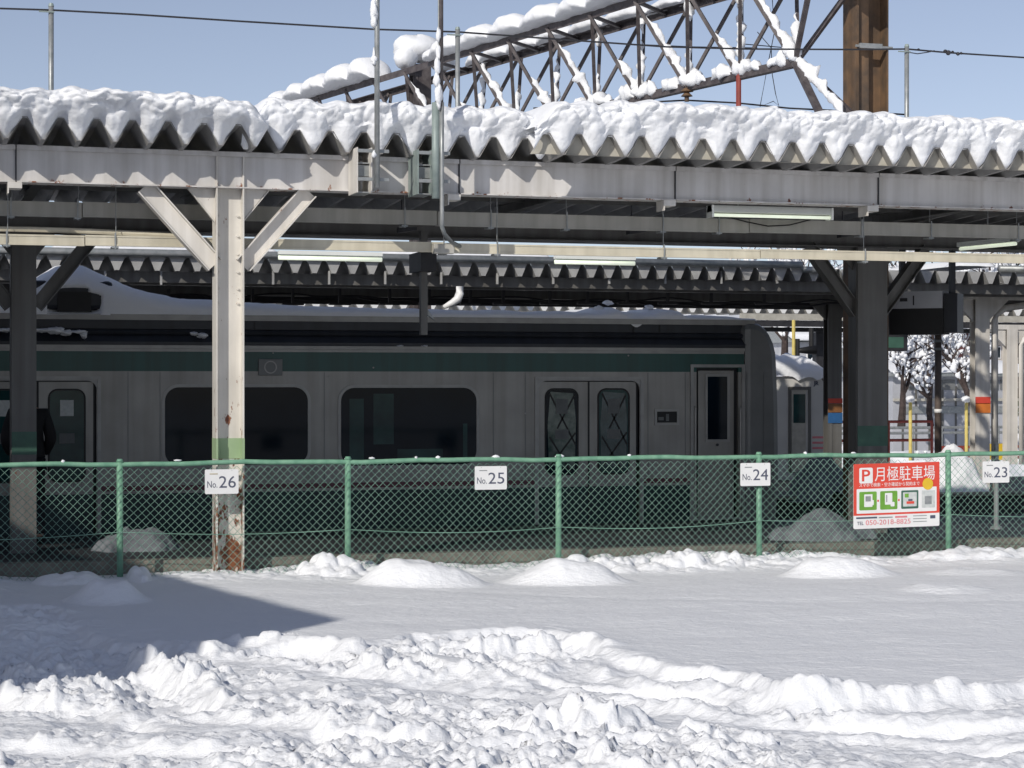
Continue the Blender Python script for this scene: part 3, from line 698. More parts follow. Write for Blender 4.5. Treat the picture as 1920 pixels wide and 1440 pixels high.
# ---------------------------------------------------------------- snow on the near roof
def roof_snow():
    for si, (x0, x1, ye, ph) in enumerate(SECT):
        xs = np.arange(x0-(.12 if si else 0), x1+(.10 if si < 2 else 0), .0125 if si else .0135)
        if si == 2: xs = np.concatenate([xs[xs < 12.2], np.arange(12.2, x1, .06)])
        th = (.24, .30, .315)[si]; bulge = (.22, .08, .12)[si]
        v = np.concatenate([[-.02], np.linspace(0, 1, 46), 1+np.linspace(.04, 1, 16)**1.5])
        X, V = np.meshgrid(xs, v, indexing='ij')
        px_ = X + .018*vn(X*11, X*0+si, 507); lobe = np.floor((px_-ph)/PITCH)
        flo = .022 + .060*_h(lobe, lobe*0, 577+si) + .018*vn(X*16, X*0, 578); pz = prof(px_, ph)*.92 + .010
        zb = ROOF_Z(ye) + .5*(pz + flo + np.sqrt((pz-flo)**2 + .03**2)) - .004
        lobes = np.cos((X-ph)/PITCH*2*np.pi)             # +1 at ridge
        endl = sm(x0-.12, x0+.16, X) if si else np.ones_like(X)
        endr = 1-sm(x1-.22, x1+.10, X) if si < 2 else np.ones_like(X)
        ef = np.sqrt(np.clip(endl*endr, 0, 1))
        top = ROOF_Z(ye) + FH + th*(.25+.75*ef)*(1+.10*vn(X*3.1, X*0, 503)) + .016*np.cos((X-ph-.08)/PITCH*2*np.pi) + .03*fbm(X*.55, X*0, 2, 501) + .03*fbm(X*2.1, X*0, 2, 502)
        a = np.clip(V, 0, 1)
        ang = a*math.pi/2
        # bottom of the lip at a=0 (sits in the folds), quarter round to the top at a=1
        ybot = ye + .025 - .03*(1-lobes)*.5
        yf = ye - bulge*ef*(1+.35*fbm(X*1.7, V*2, 2, 505)) + .012*lobes*(1-sm(.05, .4, a))
        s = np.sin(ang)
        zk = zb + (ROOF_Z(ye)+.5*FH-zb)*sm(.0, .30, a); zlin = zk + .004 + (top-zk)*np.sin(ang)**.85
        t = np.clip(a/.55, 0, 1)
        yshape = np.where(a < .55, ybot + (yf-ybot)*np.sin(t*math.pi/2), yf + (ye+.42-yf)*(1-np.cos(np.clip((a-.55)/.45, 0, 1)*math.pi/2)))
        Yv = yshape; Zv = zlin
        back = np.clip(V-1, 0, 1)
        Yv = Yv + back*(YB-ye-.42); Zv = np.where(V > 1, top + .05*np.minimum(back*6, 1) - .045*back*(YB-ye-.42) + .05*fbm(X*.8, V*4, 2, 509)*np.minimum(back*5, 1), Zv)
        # lumps on the face
        u = X; w = a*(top-ROOF_Z(ye)+bulge)
        d1, d2, c1 = worley(u*6.5+.6*vn(u*3, w*5, 511), w*6.0, 513)
        d1b, d2b, c1b = worley(u*14, w*13, 517)
        face = np.clip(np.sin(np.clip(a, 0, 1)*math.pi)**.6, 0, 1)*(V <= 1)
        bump = .075*fbm(u*2.1, w*3.0, 3, 521) + .040*(np.sqrt(np.clip(1-(d1/.8)**2, 0, 1))-.5)*(.3+c1) + .026*(np.sqrt(np.clip(1-(d1b/.75)**2, 0, 1))-.5)*(.4+c1b) + .016*fbm(u*13, w*13, 3, 527)
        bump = bump*face
        Yv = Yv - bump*1.1
        Zv = Zv + bump*.35*s + .012*fbm(u*7, w*7, 2, 531)*face - .018*np.clip(fbm(u*12, u*0, 3, 541), -.2, 1)*(1-sm(0, .25, a))
        if si == 1:
            for xx in (4.55, 4.86): pass
        Zv[:, 0] = ROOF_Z(ye) + prof(X[:, 0], ph) + .003; Yv[:, 0] = ye + .045 + .02*vn(X[:, 0]*9, X[:, 0]*0, 590)
        o = grid_mesh('roof_snow', np.stack([X, Yv, Zv], -1), M['snow'], loc=((x0+x1)/2, ye, 4))
        tag(o, ('thick overhanging snow slab on the canopy roof at the left, swelling past the roof edge',
                'snow slab on the middle stretch of the canopy roof behind the tall thin poles',
                'long lumpy snow slab on the canopy roof from the snowy truss to the right edge')[si], 'snow', 'snow slabs on the near canopy roof')
roof_snow()

# ---------------------------------------------------------------- cable ducts, lamps and clutter under the near canopy
def duct(label, Y, ytop, ybot, m, loc_x=5, x0=-6, x1=16, clips=(), side=None):
    zt, zb = PZ(960, ytop, Y), PZ(960, ybot, Y)
    d = thing('cable_duct', label, 'cable duct', (loc_x, Y, zb))
    segs = [x0, 1.6, 4.9, 8.1, 11.4, x1]
    for i in range(len(segs)-1):
        s = .003*((i % 2)*2-1)
        o = MB().box(segs[i]+.004, segs[i+1]-.004, Y-.04, Y+.06, zb+s, zt+s).box(segs[i]+.004, segs[i+1]-.004, Y-.046, Y-.04, zt-.012+s, zt+.004+s).box(segs[i]+.004, segs[i+1]-.004, Y-.046, Y-.04, zb+s-.004, zb+.012+s)
        o.build('duct_length', m, d)
    for px in clips:
        x = PX(px, Y)
        o = MB().box(x-.03, x+.03, Y-.052, Y+.07, zb-.022, zb-.006).box(x-.006, x+.006, Y-.054, Y-.048, zb-.03, zt+.03).tube([(x+.012, Y+.01, zb-.03), (x+.012, Y+.01, 3.6)], .004, 5)
        o.build('duct_hanger', M['galv'], d)
    return zb, zt
duct('upper cream cable duct, coloured greyer for shade, running the whole canopy in the shade of the front beam', 18.6, 401, 426, M['duct_shade'], clips=(20, 145, 757, 918, 1060, 1240, 1345, 1612, 1742, 1905))
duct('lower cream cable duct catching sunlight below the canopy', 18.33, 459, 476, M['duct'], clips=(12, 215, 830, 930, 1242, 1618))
z_ = PZ(960, 395, 18.75)
MB().tube([(x, 18.42, PZ(960, 452, 18.42) + .010*sin(x*1.3) - .03*sm(1.2, 3.2, np.array(x))) for x in np.linspace(-3, 2.5, 30)], .028, 8).build('curved_pipe', M['duct'], None)
tag(bpy.data.objects['curved_pipe'], 'cream pipe bundle sagging above the lower duct left of the white column', 'pipe')
m = MB()
m.tube([(x, 18.38, PZ(960, 462, 18.38) + .035*cos((x-1.0)*1.6)) for x in np.linspace(-3, 2.9, 40)], .008, 6)
tag(m.build('black_cable', M['rubber']), 'black cable drooping along the cream pipe left of the white column', 'cable')
m = MB()
m.tube([(PX(x, 18.5), 18.5, PZ(x, y, 18.5)) for x, y in ((1370, 408), (1400, 416), (1440, 424), (1480, 422), (1520, 412))], .007, 6)
tag(m.build('hanging_wire', M['rubber']), 'thin dark wire hanging in a loop below the long white strip light', 'cable')
def strip_light(px0, px1, py0, py1, Y, label, tiltz=0, rot=None):
    a, b = PX(px0, Y), PX(px1, Y); zt, zb = PZ(px0, py0, Y), PZ(px0, py1, Y); zt2 = PZ(px1, py0, Y); 
    t = thing('strip_light', label, 'lamp', ((a+b)/2, Y, zb))
    h = zt-zb
    m = MB().prism([(Y-.07, zb+.45*h), (Y+.07, zb+.45*h), (Y+.04, zt), (Y-.04, zt)], a, b, 'x').box(a, a+.02, Y-.072, Y+.072, zb, zt).box(b-.02, b, Y-.072, Y+.072, zb, zt)
    m.build('housing', M['lamp'], t)
    MB().tube([(a+.02, Y-.03, zb+.2*h), (b-.02, Y-.03, zb+.2*h)], .016, 8).build('lamp_tube', M['tube'], t, smooth=True)
    MB().tube([(a+.3, Y, zt), (a+.3, Y, 3.62)], .008, 5).tube([(b-.3, Y, zt), (b-.3, Y, 3.62)], .008, 5).build('hanger', M['galv'], t)
    return t
strip_light(1330, 1557, 385, 408, 18.22, 'white strip light with greenish tube hanging below the front beam')
# two strip lights seen end-on deeper under the roof: they run across the platform
def cross_light(p0, p1, Y0, Y1, label):
    A = Vector((PX(p0[0], Y0), Y0, PZ(p0[0], p0[1], Y0))); B = Vector((PX(p1[0], Y1), Y1, PZ(p1[0], p1[1], Y1)))
    t = thing('strip_light', label, 'lamp', tuple((A+B)/2))
    MB().bar(A+Vector((0, 0, .045)), B+Vector((0, 0, .045)), .10, .05).build('housing', M['lamp'], t)
    MB().tube([A, B], .018, 8).build('lamp_tube', M['tube'], t, smooth=True)
    MB().tube([(A+B)/2+Vector((0, 0, .06)), (A+B)/2+Vector((0, 0, .4))], .008, 5).build('hanger', M['galv'], t)
cross_light((1800, 467), (1905, 457), 20.0, 19.2, 'slanting strip light between the two cable ducts near the right edge')
# small dark speakers / junction boxes on the rear beam
for px, py in ((762, 437), (1192, 440), (1587, 446)):
    Y = 20.2; x = PX(px, Y); z = PZ(px, py, Y)
    t = thing('ceiling_speaker', {762: 'small dark fitting under the roof left of the dark grey conduit', 1192: 'small dark fitting under the roof above the middle of the train', 1587: 'small dark fitting under the roof left of the shaded right hand column'}[px], 'fitting', (x, Y, z), 'dark fittings under the roof')
    MB().prism([(x-.09, z), (x+.10, z+.03), (x+.10, z+.06), (x-.09, z+.055)], Y-.05, Y+.05).build('body', M['dark'], t)
    MB().tube([(x-.05, Y, z+.05), (x-.05, Y, 3.6)], .006, 5).build('hanger', M['dark'], t)

# ---------------------------------------------------------------- poles in front of the roof
def stuck_snow(parent_label, pts, seed, name='clinging_snow'):
    m = MB()
    for i, (x, y, z, rx, rz) in enumerate(pts):
        m.blob((x, y, z), (rx, rx, rz), seed+i, .35, 10, 8)
    o = m.build(name, M['snow'], smooth=True, loc=pts[0][:3]); tag(o, parent_label, 'snow', kind='stuff'); return o
def front_pole(name, label, px, Y, r, z0, z1, m):
    x = PX(px, Y); t = thing(name, label, 'pole', (x, Y, z0)); MB().tube([(x, Y, z0), (x, Y, z1)], r, 12).build('pole_tube', m, t, smooth=True); return t, x
Yp = 17.40
t, x1_ = front_pole('thin_pole', 'thin galvanised pole with snow stuck on, left of the pair rising past the roof', 707, Yp, .024, PZ(707, 352, Yp), 6.2, M['galv'])
stuck_snow('white snow stuck to the upper left side of the thin galvanised pole', [(x1_-.03, Yp-.01, PZ(707, y, Yp), rx, rz) for y, rx, rz in ((20, .035, .09), (8, .02, .05), (40, .03, .06), (112, .028, .035), (101, .012, .05), (118, .022, .025), (290, .02, .03))], 50)
t, x2_ = front_pole('dark_pole', 'tall dark brown pole, right of the pair rising past the roof snow', 827, Yp, .021, PZ(827, 200, Yp), 6.2, M['brown_steel'])
MB().tube([(x2_-.022, Yp, PZ(827, 200, Yp)), (x2_-.022, Yp, 6.2)], .008, 8).build('pole_tube', M['galv'], t)
stuck_snow('white snow stuck to the dark pole where it meets the conduits', [(x2_-.03+dx, Yp-.02, PZ(827, y, Yp), rx, rz) for y, dx, rx, rz in ((66, 0, .022, .06), (100, 0, .022, .06), (125, -.01, .028, .07), (150, -.015, .03, .06), (180, 0, .035, .09), (195, .005, .02, .05))], 70)
x3_ = PX(818, Yp)
t = thing('conduit', 'wide dull grey green conduit clamped beside the dark pole on the front beam', 'conduit', (x3_, Yp, 3.4))
MB().tube([(x3_, Yp+.02, PZ(818, 372, Yp)), (x3_, Yp+.02, PZ(818, 192, Yp))], .036, 12).build('pole_tube', M['galv_green'], t, smooth=True)
t = thing('conduit', 'thin pale conduit dropping past the beam and bending under the canopy', 'conduit', (x2_, Yp, 3.0))
pts = [(x2_+.008, Yp, PZ(827, y, Yp)) for y in (192, 300, 400, 425)] + [(PX(834, 17.5), 17.5, PZ(834, 440, 17.5)), (PX(848, 18.1), 18.1, PZ(848, 455, 18.1)), (PX(862, 18.3), 18.3, PZ(862, 462, 18.3))]
MB().tube(pts, .020, 10).build('pole_tube', M['galv'], t, smooth=True)
MB().box(PX(812, 18.2), PX(850, 18.2), 18.16, 18.24, PZ(830, 476, 18.2), PZ(830, 458, 18.2)).build('junction_box', M['duct_shade'], t, bevel=.005)
def bracket(px0, px1, label, m):
    y0, y1 = 17.58, 17.93; a, b = PX(px0, y0), PX(px1, y0); z0, z1 = 3.40, 3.80
    t = thing('pole_bracket', label, 'bracket', ((a+b)/2, y0, z0))
    q = MB().box(a, a+.012, y0, 17.925, z0, z1).box(b-.012, b, y0, 17.925, z0, z1)
    q.build('side_plate', m, t)
    q = MB()
    for z in (z0, z0+.13, z0+.26, z1-.02): q.box(a+.012, b-.012, y0+.05, 17.9, z, z+.012)
    q.box(a+.012, b-.012, y0+.07, y0+.08, z0+.15, z0+.25)
    q.build('rung', M['galv'], t)
    q = MB()
    for z in (z0+.09, z1-.06): MB().box(a-.02, b+.12, y0-.14, y0-.128, z, z+.03).build('clamp', M['galv'], t)
bracket(669, 698, 'pale steel bracket holding the thin galvanised pole to the front beam', M['paint'])
bracket(783, 812, 'grey steel bracket holding the dark pole and conduits to the front beam', M['galv_green'])
# roof poles with the long wire
YP = 20.4
def roof_pole(px, ytop, label):
    x = PX(px, YP); z1 = PZ(px, ytop, YP); t = thing('roof_pole', label, 'pole', (x, YP, 3.7), 'poles standing on the canopy roof')
    MB().tube([(x, YP, 3.6), (x, YP, z1)], .026, 10).build('pole_tube', M['galv'], t, smooth=True)
    MB().tube([(x, YP, z1), (x, YP, z1+.03)], [.03, .02], 8).build('cap', M['galv_green'], t); MB().tube([(x-.12, YP-.03, z1-.06), (x+.03, YP-.03, z1-.06)], .008, 6).build('wire_arm', M['galv_green'], t)
    return Vector((x, YP, z1))
p1 = roof_pole(96, 12, 'grey roof pole standing in the snow near the left edge'); p2 = roof_pole(858, 56, 'grey roof pole just right of the tall dark pole'); p3 = roof_pole(1700, 88, 'grey roof pole right of the big brown steel post')
def wirepts(pix, Y): return [(PX(x, Y), Y, PZ(x, y, Y)) for x, y in pix]
o = MB().tube(wirepts(((-60, 12), (0, 16), (96, 19), (250, 27), (450, 40), (700, 55), (858, 60), (1050, 74), (1250, 88), (1400, 92), (1600, 93), (1700, 92), (1780, 99), (1920, 108), (2000, 113)), YP), .010, 6).build('overhead_wire', M['dark'])
tag(o, 'long thin dark wire carried by the three roof poles across the sky', 'wire')
m = MB()
for px, py, r in ((1772, 96, .018), (1778, 99, .028), (1786, 98, .016), (1796, 101, .02), (1802, 100, .014), (1745, 96, .012), (1722, 93, .014)):
    m.blob((PX(px, YP), YP, PZ(px, py, YP)), (r*1.2, r, r), px, .2, 8, 6)
m.tube(wirepts(((1702, 98), (1720, 101), (1740, 98), (1752, 95)), YP), .006, 5)
tag(m.build('wire_clamp', M['dark']), 'small dark clamps and tail on the wire right of the right roof pole', 'clamp')

# ---------------------------------------------------------------- the green striped train
YT = 23.45
def TZ(y, x=1000): return PZ(x, y, YT)
def TX(x): return PX(x, YT)
TR = thing('commuter_train', 'stainless commuter train with dark green bands standing at the platform', 'train', (4, YT+1.4, -1.1))
XE = TX(1395); XN = TX(1463); XL = -9.0
z_rim = TZ(648); z_gb, z_gt = TZ(697), TZ(662); ZB = -.25
WALLT = .05
doors = [(TX(-34), TX(181)), (TX(1010), TX(1199))]          # door openings
d_w = doors[1][1]-doors[1][0]
doors[0] = (doors[0][1]-d_w, doors[0][1])
z_dt = TZ(714); z_db = -.02
cab = (TX(1306), TX(1384)); z_ct = TZ(690, 1340)
def wallseg(m, a, b, z0, z1): m.box(a, b, YT, YT+WALLT, z0, z1)
m = MB(); xs_ = [XL]
for a, b in doors + [cab]:
    zt = z_ct if (a, b) == cab else z_dt
    wallseg(m, xs_[-1], a, ZB, z_gb); 
    if (a, b) != cab: wallseg(m, a, b, zt, z_gb)
    xs_.append(b)
wallseg(m, xs_[-1], XE, ZB, z_gb)
m.build('side_wall', M['steel_body'], TR)
g = MB(); wallseg(g, XL, cab[0], z_gb, z_gt); wallseg(g, cab[1], XE, z_gb, z_gt); wallseg(g, cab[0], cab[1], z_ct, z_gt)
g.build('green_band', M['train_green'], TR)
MB().box(XL, XE, YT, YT+WALLT, z_gt, TZ(657)).box(XL, XE, YT-.03, YT+.05, TZ(657)+.001, TZ(651)).build('rain_gutter', M['trim'], TR)
MB().box(XL, XE+.02, YT+.01, YT+.05, TZ(651)+.001, z_rim+.02).build('dark_line', M['train_dark'], TR)
# lower stripes
MB().box(XL, doors[0][0], YT-.002, YT, .47, .53).box(doors[0][1], doors[1][0], YT-.002, YT, .47, .53).box(doors[1][1], cab[0], YT-.002, YT, .47, .53).build('red_stripe', M['train_red'], TR)
for a_, b_ in ((XL, doors[0][0]), (doors[0][1], doors[1][0]), (doors[1][1], cab[0]-.09)): MB().box(a_, b_, YT-.003, YT, ZB, .44).build('lower_green_band', M['lower_green'], TR)
for px in (240, 300, 608, 925, 985, 1215, 1285, 1400, 1432):
    MB().box(TX(px)-.004, TX(px)+.004, YT-.004, YT-.0005, .54, z_gb-.01).build('panel_seam', M['train_grey'], TR)
for px, py, w_ in ((617, 706, .03), (985, 775, .02), (1178, 666, .02), (840, 655, .02), (700, 690, .02), (512, 664, .015)):
    MB().tube([(TX(px), YT-.008, TZ(py)), (TX(px), YT, TZ(py))], w_*.5, 8).build('small_fitting', M['trim'], TR)
# inner box, floor, far wall
MB().box(XL, XE, YT+.06, YT+2.9, -.25, -.03).box(XL, XE, YT+2.85, YT+2.9, -.03, z_rim).box(XL, XE, YT+.06, YT+2.85, z_rim-.06, z_rim).build('inner_shell', M['interior'], TR)
MB().box(cab[0]-.25, cab[0]-.2, YT+.06, YT+2.85, -.03, z_rim-.07).build('partition', M['interior'], TR)
rg = random.Random(9)
for x in (doors[0][1]+.1, doors[0][1]+2.2, doors[1][0]-2.0):
    MB().box(x, x+1.8, YT+.35, YT+.8, .35, .48).box(x, x+1.8, YT+.28, YT+.36, .35, .95).build('bench_seat', M['seat_teal'], TR)
# roof
rz0 = z_rim+.02; rz1 = TZ(604)
m = MB().prism([(YT+.02, rz0), (YT+.10, rz0+.10), (YT+.10, rz1), (YT+.35, rz1+.05), (YT+1.45, rz1+.07), (YT+2.55, rz1+.05), (YT+2.88, rz0)], XL, TX(1424), 'x')
rf = m.build('roof', M['train_dark'], TR)
mm = MB()
mm.tube([(XL, YT+.095, TZ(627)), (TX(1424), YT+.095, TZ(627))], .035, 8).box(XL, TX(1424), YT+.075, YT+.099, TZ(640), TZ(636))
mm.build('roof_rib', M['train_dark'], rf, smooth=False)
MB().box(XL, TX(1419), YT+.05, YT+.11, TZ(606), TZ(596)).build('roof_edge_strip', M['trim'], rf)
for px in (1193, 1242, 480): MB().box(TX(px)-.008, TX(px)+.008, YT+.092, YT+.099, TZ(630), TZ(607)).build('panel_seam', M['rubber'], rf)
# cab end
zt_e = TZ(604, 1400)
out = [(XE, ZB), (XN-.05, ZB), (XN+.01, .4), (XN, TZ(760)), (XN-.02, TZ(680))]
for i in range(7):
    t = R(90*i/6); out.append((XN-.02-.33+.33*cos(t), TZ(680, 1400) + (zt_e-TZ(680, 1400))*sin(t)))
out += [(XE, zt_e)]
MB().prism(out, YT+.004, YT+2.88, 'y').build('cab_end', M['train_grey'], TR, bevel=.09, smooth=False)
MB().prism([(YT+.35, .55), (YT+2.5, .55), (YT+2.4, 1.75), (YT+.45, 1.75)], XN-.02, XN+.02, 'x').build('windscreen', M['glass'], TR)
for yy in (YT+.4, YT+2.4): MB().tube([(XN-.03, yy, .3), (XN+.03, yy, .3)], .09, 14).build('headlight', M['lamp'], TR)
# windows
def train_window(x0, x1, y0, y1, r=.16):
    a, b = TX(x0), TX(x1); zt, zb = PZ((x0+x1)/2, y0, YT), PZ((x0+x1)/2, y1, YT)
    w = MB().ring(rrect(a-.035, b+.035, zb-.035, zt+.035, r+.035, 8), rrect(a, b, zb, zt, r, 8), YT-.012, YT-.001).build('window', M['trim'], TR)
    MB().prism(rrect(a+.001, b-.001, zb+.001, zt-.001, r, 8), YT-.006, YT-.002).build('window_glass', M['glass'], w)
    return w
train_window(309, 577, 726, 872); w2 = train_window(639, 893, 727, 872)
for x0, x1, za, zb_ in ((700, 738, .98, 1.58), (655, 682, .80, 1.52), (868, 876, .80, 1.22), (745, 830, .80, .92)): MB().box(TX(x0), TX(x1), YT-.0068, YT-.006, za, zb_).build('reflection_panel', M['glass_teal'], w2)  # teal reflections painted onto the second window
for k in (-1.0, -3.4): 
    w = MB().ring(rrect(doors[0][0]-1.6+k, doors[0][0]-.2+k, .75, 1.62, .16, 8), rrect(doors[0][0]-1.565+k, doors[0][0]-.235+k, .785, 1.585, .14, 8), YT-.012, YT-.001).build('window', M['trim'], TR)
    MB().prism(rrect(doors[0][0]-1.56+k, doors[0][0]-.24+k, .79, 1.58, .13, 8), YT-.006, YT-.002).build('window_glass', M['glass'], w)
# doors
for i, (a, b) in enumerate(doors):
    fr = MB()
    fr.ring([(a-.05, z_db-.05), (b+.05, z_db-.05), (b+.05, z_dt+.05), (a-.05, z_dt+.05)], [(a-.012, z_db-.02), (b+.012, z_db-.02), (b+.012, z_dt+.012), (a-.012, z_dt+.012)], YT-.014, YT-.001)
    fr.ring([(a-.01, z_db-.05)]+[(b+.01, z_db-.05)]+[(b+.01, z_dt+.01)]+[(a-.01, z_dt+.01)], [(a, z_db), (b, z_db), (b, z_dt), (a, z_dt)], YT-.008, YT+.045)
    fr.build('door_frame', M['trim'], TR)
    # rounded top corners of the opening
    cm = MB()
    for s_, xc in ((1, a), (-1, b)):
        pts = [(xc, z_dt)] + [(xc + s_*(.10-.10*cos(R(t))), z_dt-.10+.10*sin(R(t))) for t in range(0, 91, 15)]
        cm.prism(pts, YT-.004, YT+.03)
    cm.build('corner_fillet', M['trim'], TR)
    mid = (a+b)/2
    for q, (la, lb) in enumerate(((a+.005, mid-.012), (mid+.012, b-.035))):
        lf = MB().box(la, lb, YT+.03, YT+.055, z_db, z_dt-.012).build('door_leaf', M['steel_body'], TR)
        w0 = la + (lb-la)*.16; w1 = lb-(lb-la)*.22
        if q: w0 = la+(lb-la)*.20; w1 = lb-(lb-la)*.17
        zt, zb = TZ(731), .60
        MB().ring(rrect(w0-.02, w1+.02, zb-.02, zt+.02, .11, 6), rrect(w0, w1, zb, zt, .09, 6), YT+.022, YT+.0295).build('window_rim', M['rubber'], lf)
        MB().prism(rrect(w0+.001, w1-.001, zb, zt-.001, .09, 6), YT+.024, YT+.0285).build('door_glass', M['glass_teal'] if not (i == 1 and q == 0) else M['glass'], lf)
        if i == 1:                                    # reflections and through-views painted on the glass: pale shapes, crossing bars
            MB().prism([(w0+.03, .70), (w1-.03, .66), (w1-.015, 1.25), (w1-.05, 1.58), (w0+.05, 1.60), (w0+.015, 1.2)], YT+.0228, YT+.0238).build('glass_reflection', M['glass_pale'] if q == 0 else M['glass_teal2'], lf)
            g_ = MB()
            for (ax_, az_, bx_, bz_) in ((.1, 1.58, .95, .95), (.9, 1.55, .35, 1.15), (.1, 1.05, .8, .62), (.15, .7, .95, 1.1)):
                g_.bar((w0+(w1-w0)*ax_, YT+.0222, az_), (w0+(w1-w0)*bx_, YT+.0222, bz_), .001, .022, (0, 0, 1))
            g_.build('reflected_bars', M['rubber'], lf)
        c = (w0+w1)/2
        MB().box(c-.075, c+.075, YT+.0215, YT+.0235, TZ(776), TZ(748)).build('paper_notice', M['interior'] if i else M['paper'], lf)
        MB().box(c-.085, c+.085, YT+.0215, YT+.0235, TZ(824), TZ(806)).build('paper_notice', M['interior'], lf)
    MB().box(a+.002, mid-.012, YT+.0235, YT+.0295, z_db, .44).box(mid+.012, b-.036, YT+.0235, YT+.0295, z_db, .44).build('lower_green_band', M['lower_green'], TR)
    MB().box(mid-.011, mid+.011, YT+.026, YT+.06, z_db, z_dt-.012).box(b-.034, b-.002, YT+.035, YT+.06, z_db, z_dt-.012).build('rubber_seal', M['rubber'], TR)
# cab door
a, b = cab
MB().ring([(a-.085, .0), (b+.085, .0), (b+.085, z_ct+.045), (a-.085, z_ct+.045)], [(a-.045, .03), (b+.045, .03), (b+.045, z_ct+.008), (a-.045, z_ct+.008)], YT-.02, YT-.001).build('cab_door_frame', M['trim'], TR)
MB().box(a-.03, b+.03, YT+.045, YT+.06, 0, z_ct).build('cab_door_recess', M['rubber'], TR)
cdo = MB().box(a+.03, b-.05, YT+.015, YT+.04, .02, z_ct-.03).build('cab_door', M['steel_body'], TR, bevel=.006)
wa, wb = TX(1327), TX(1364); zt, zb = PZ(1345, 706, YT), PZ(1345, 824, YT)
wr = MB().ring([(wa-.03, zb-.03), (wb+.03, zb-.03), (wb+.03, zt+.03), (wa-.03, zt+.03)], [(wa, zb), (wb, zb), (wb, zt), (wa, zt)], YT+.002, YT+.0148).build('window_rim', M['trim'], cdo)
MB().box(wa+.001, wb-.001, YT+.006, YT+.012, zb+.001, zt-.001).build('door_glass', M['glass'], cdo)
MB().tube([((wa+wb)/2, YT+.015, PZ(1345, 834, YT)), ((wa+wb)/2, YT+.0, PZ(1345, 834, YT))], .018, 10).build('door_lock', M['dark'], cdo)
for x in (a-.028, b+.020): MB().tube([(x, YT+.02, .1), (x, YT-.03, .15), (x, YT-.03, PZ(1345, 765, YT)), (x, YT+.02, PZ(1345, 760, YT))], .012, 8).build('handrail', M['trim'], TR)
# indicator box, side number plate
a, b = TX(484), TX(529); zt, zb = TZ(673, 506), TZ(704, 506)
ib = MB().box(a, b, YT-.025, YT-.001, zb, zt).build('speaker_box', M['train_grey'], TR, bevel=.006)
c = ((a+b)/2, (zt+zb)/2)
th_ = np.linspace(0, 2*math.pi, 24, endpoint=False)
MB().ring([(c[0]+.075*cos(t), c[1]+.075*sin(t)) for t in th_], [(c[0]+.062*cos(t), c[1]+.062*sin(t)) for t in th_], YT-.033, YT-.026).build('round_grille', M['trim'], ib)
a, b = TX(1227), TX(1273); zt, zb = TZ(767, 1250), TZ(797, 1250)
nb = MB().ring([(a, zb), (b, zb), (b, zt), (a, zt)], [(a+.03, zb+.03), (b-.03, zb+.03), (b-.03, zt-.03), (a+.03, zt-.03)], YT-.014, YT-.001).build('side_display', M['trim'], TR)
MB().box(a+.031, b-.031, YT-.007, YT-.001, zb+.031, zt-.031).build('display_glass', M['rubber'], nb)
MB().box(a+.05, a+.12, YT-.0085, YT-.0075, zb+.06, zb+.10).box(a+.15, a+.19, YT-.0085, YT-.0075, zb+.05, zt-.06).build('display_marks', M['interior'], nb)
# underframe
MB().box(XL, XE-.3, YT+.3, YT+2.5, -.95, -.26).build('underframe', M['rubber'], TR)
for x in (-6.5, -4.4, 6.8, 8.9):
    for y in (24.3, 25.4):
        MB().tube([(x, y-.07, -.56), (x, y+.07, -.56)], .42, 20).build('wheel', M['brown_steel'], TR)
# air conditioner
ax, bx = TX(50), TX(215)
ac = MB().box(ax, bx, YT+.14, YT+2.2, rz1+.10, TZ(525, 130)).build('air_conditioner', M['train_dark'], TR, bevel=.05)
MB().box(ax+.35, bx-.25, YT+.128, YT+.139, TZ(584, 140), TZ(546, 140)).build('vent_grille', M['rubber'], ac)

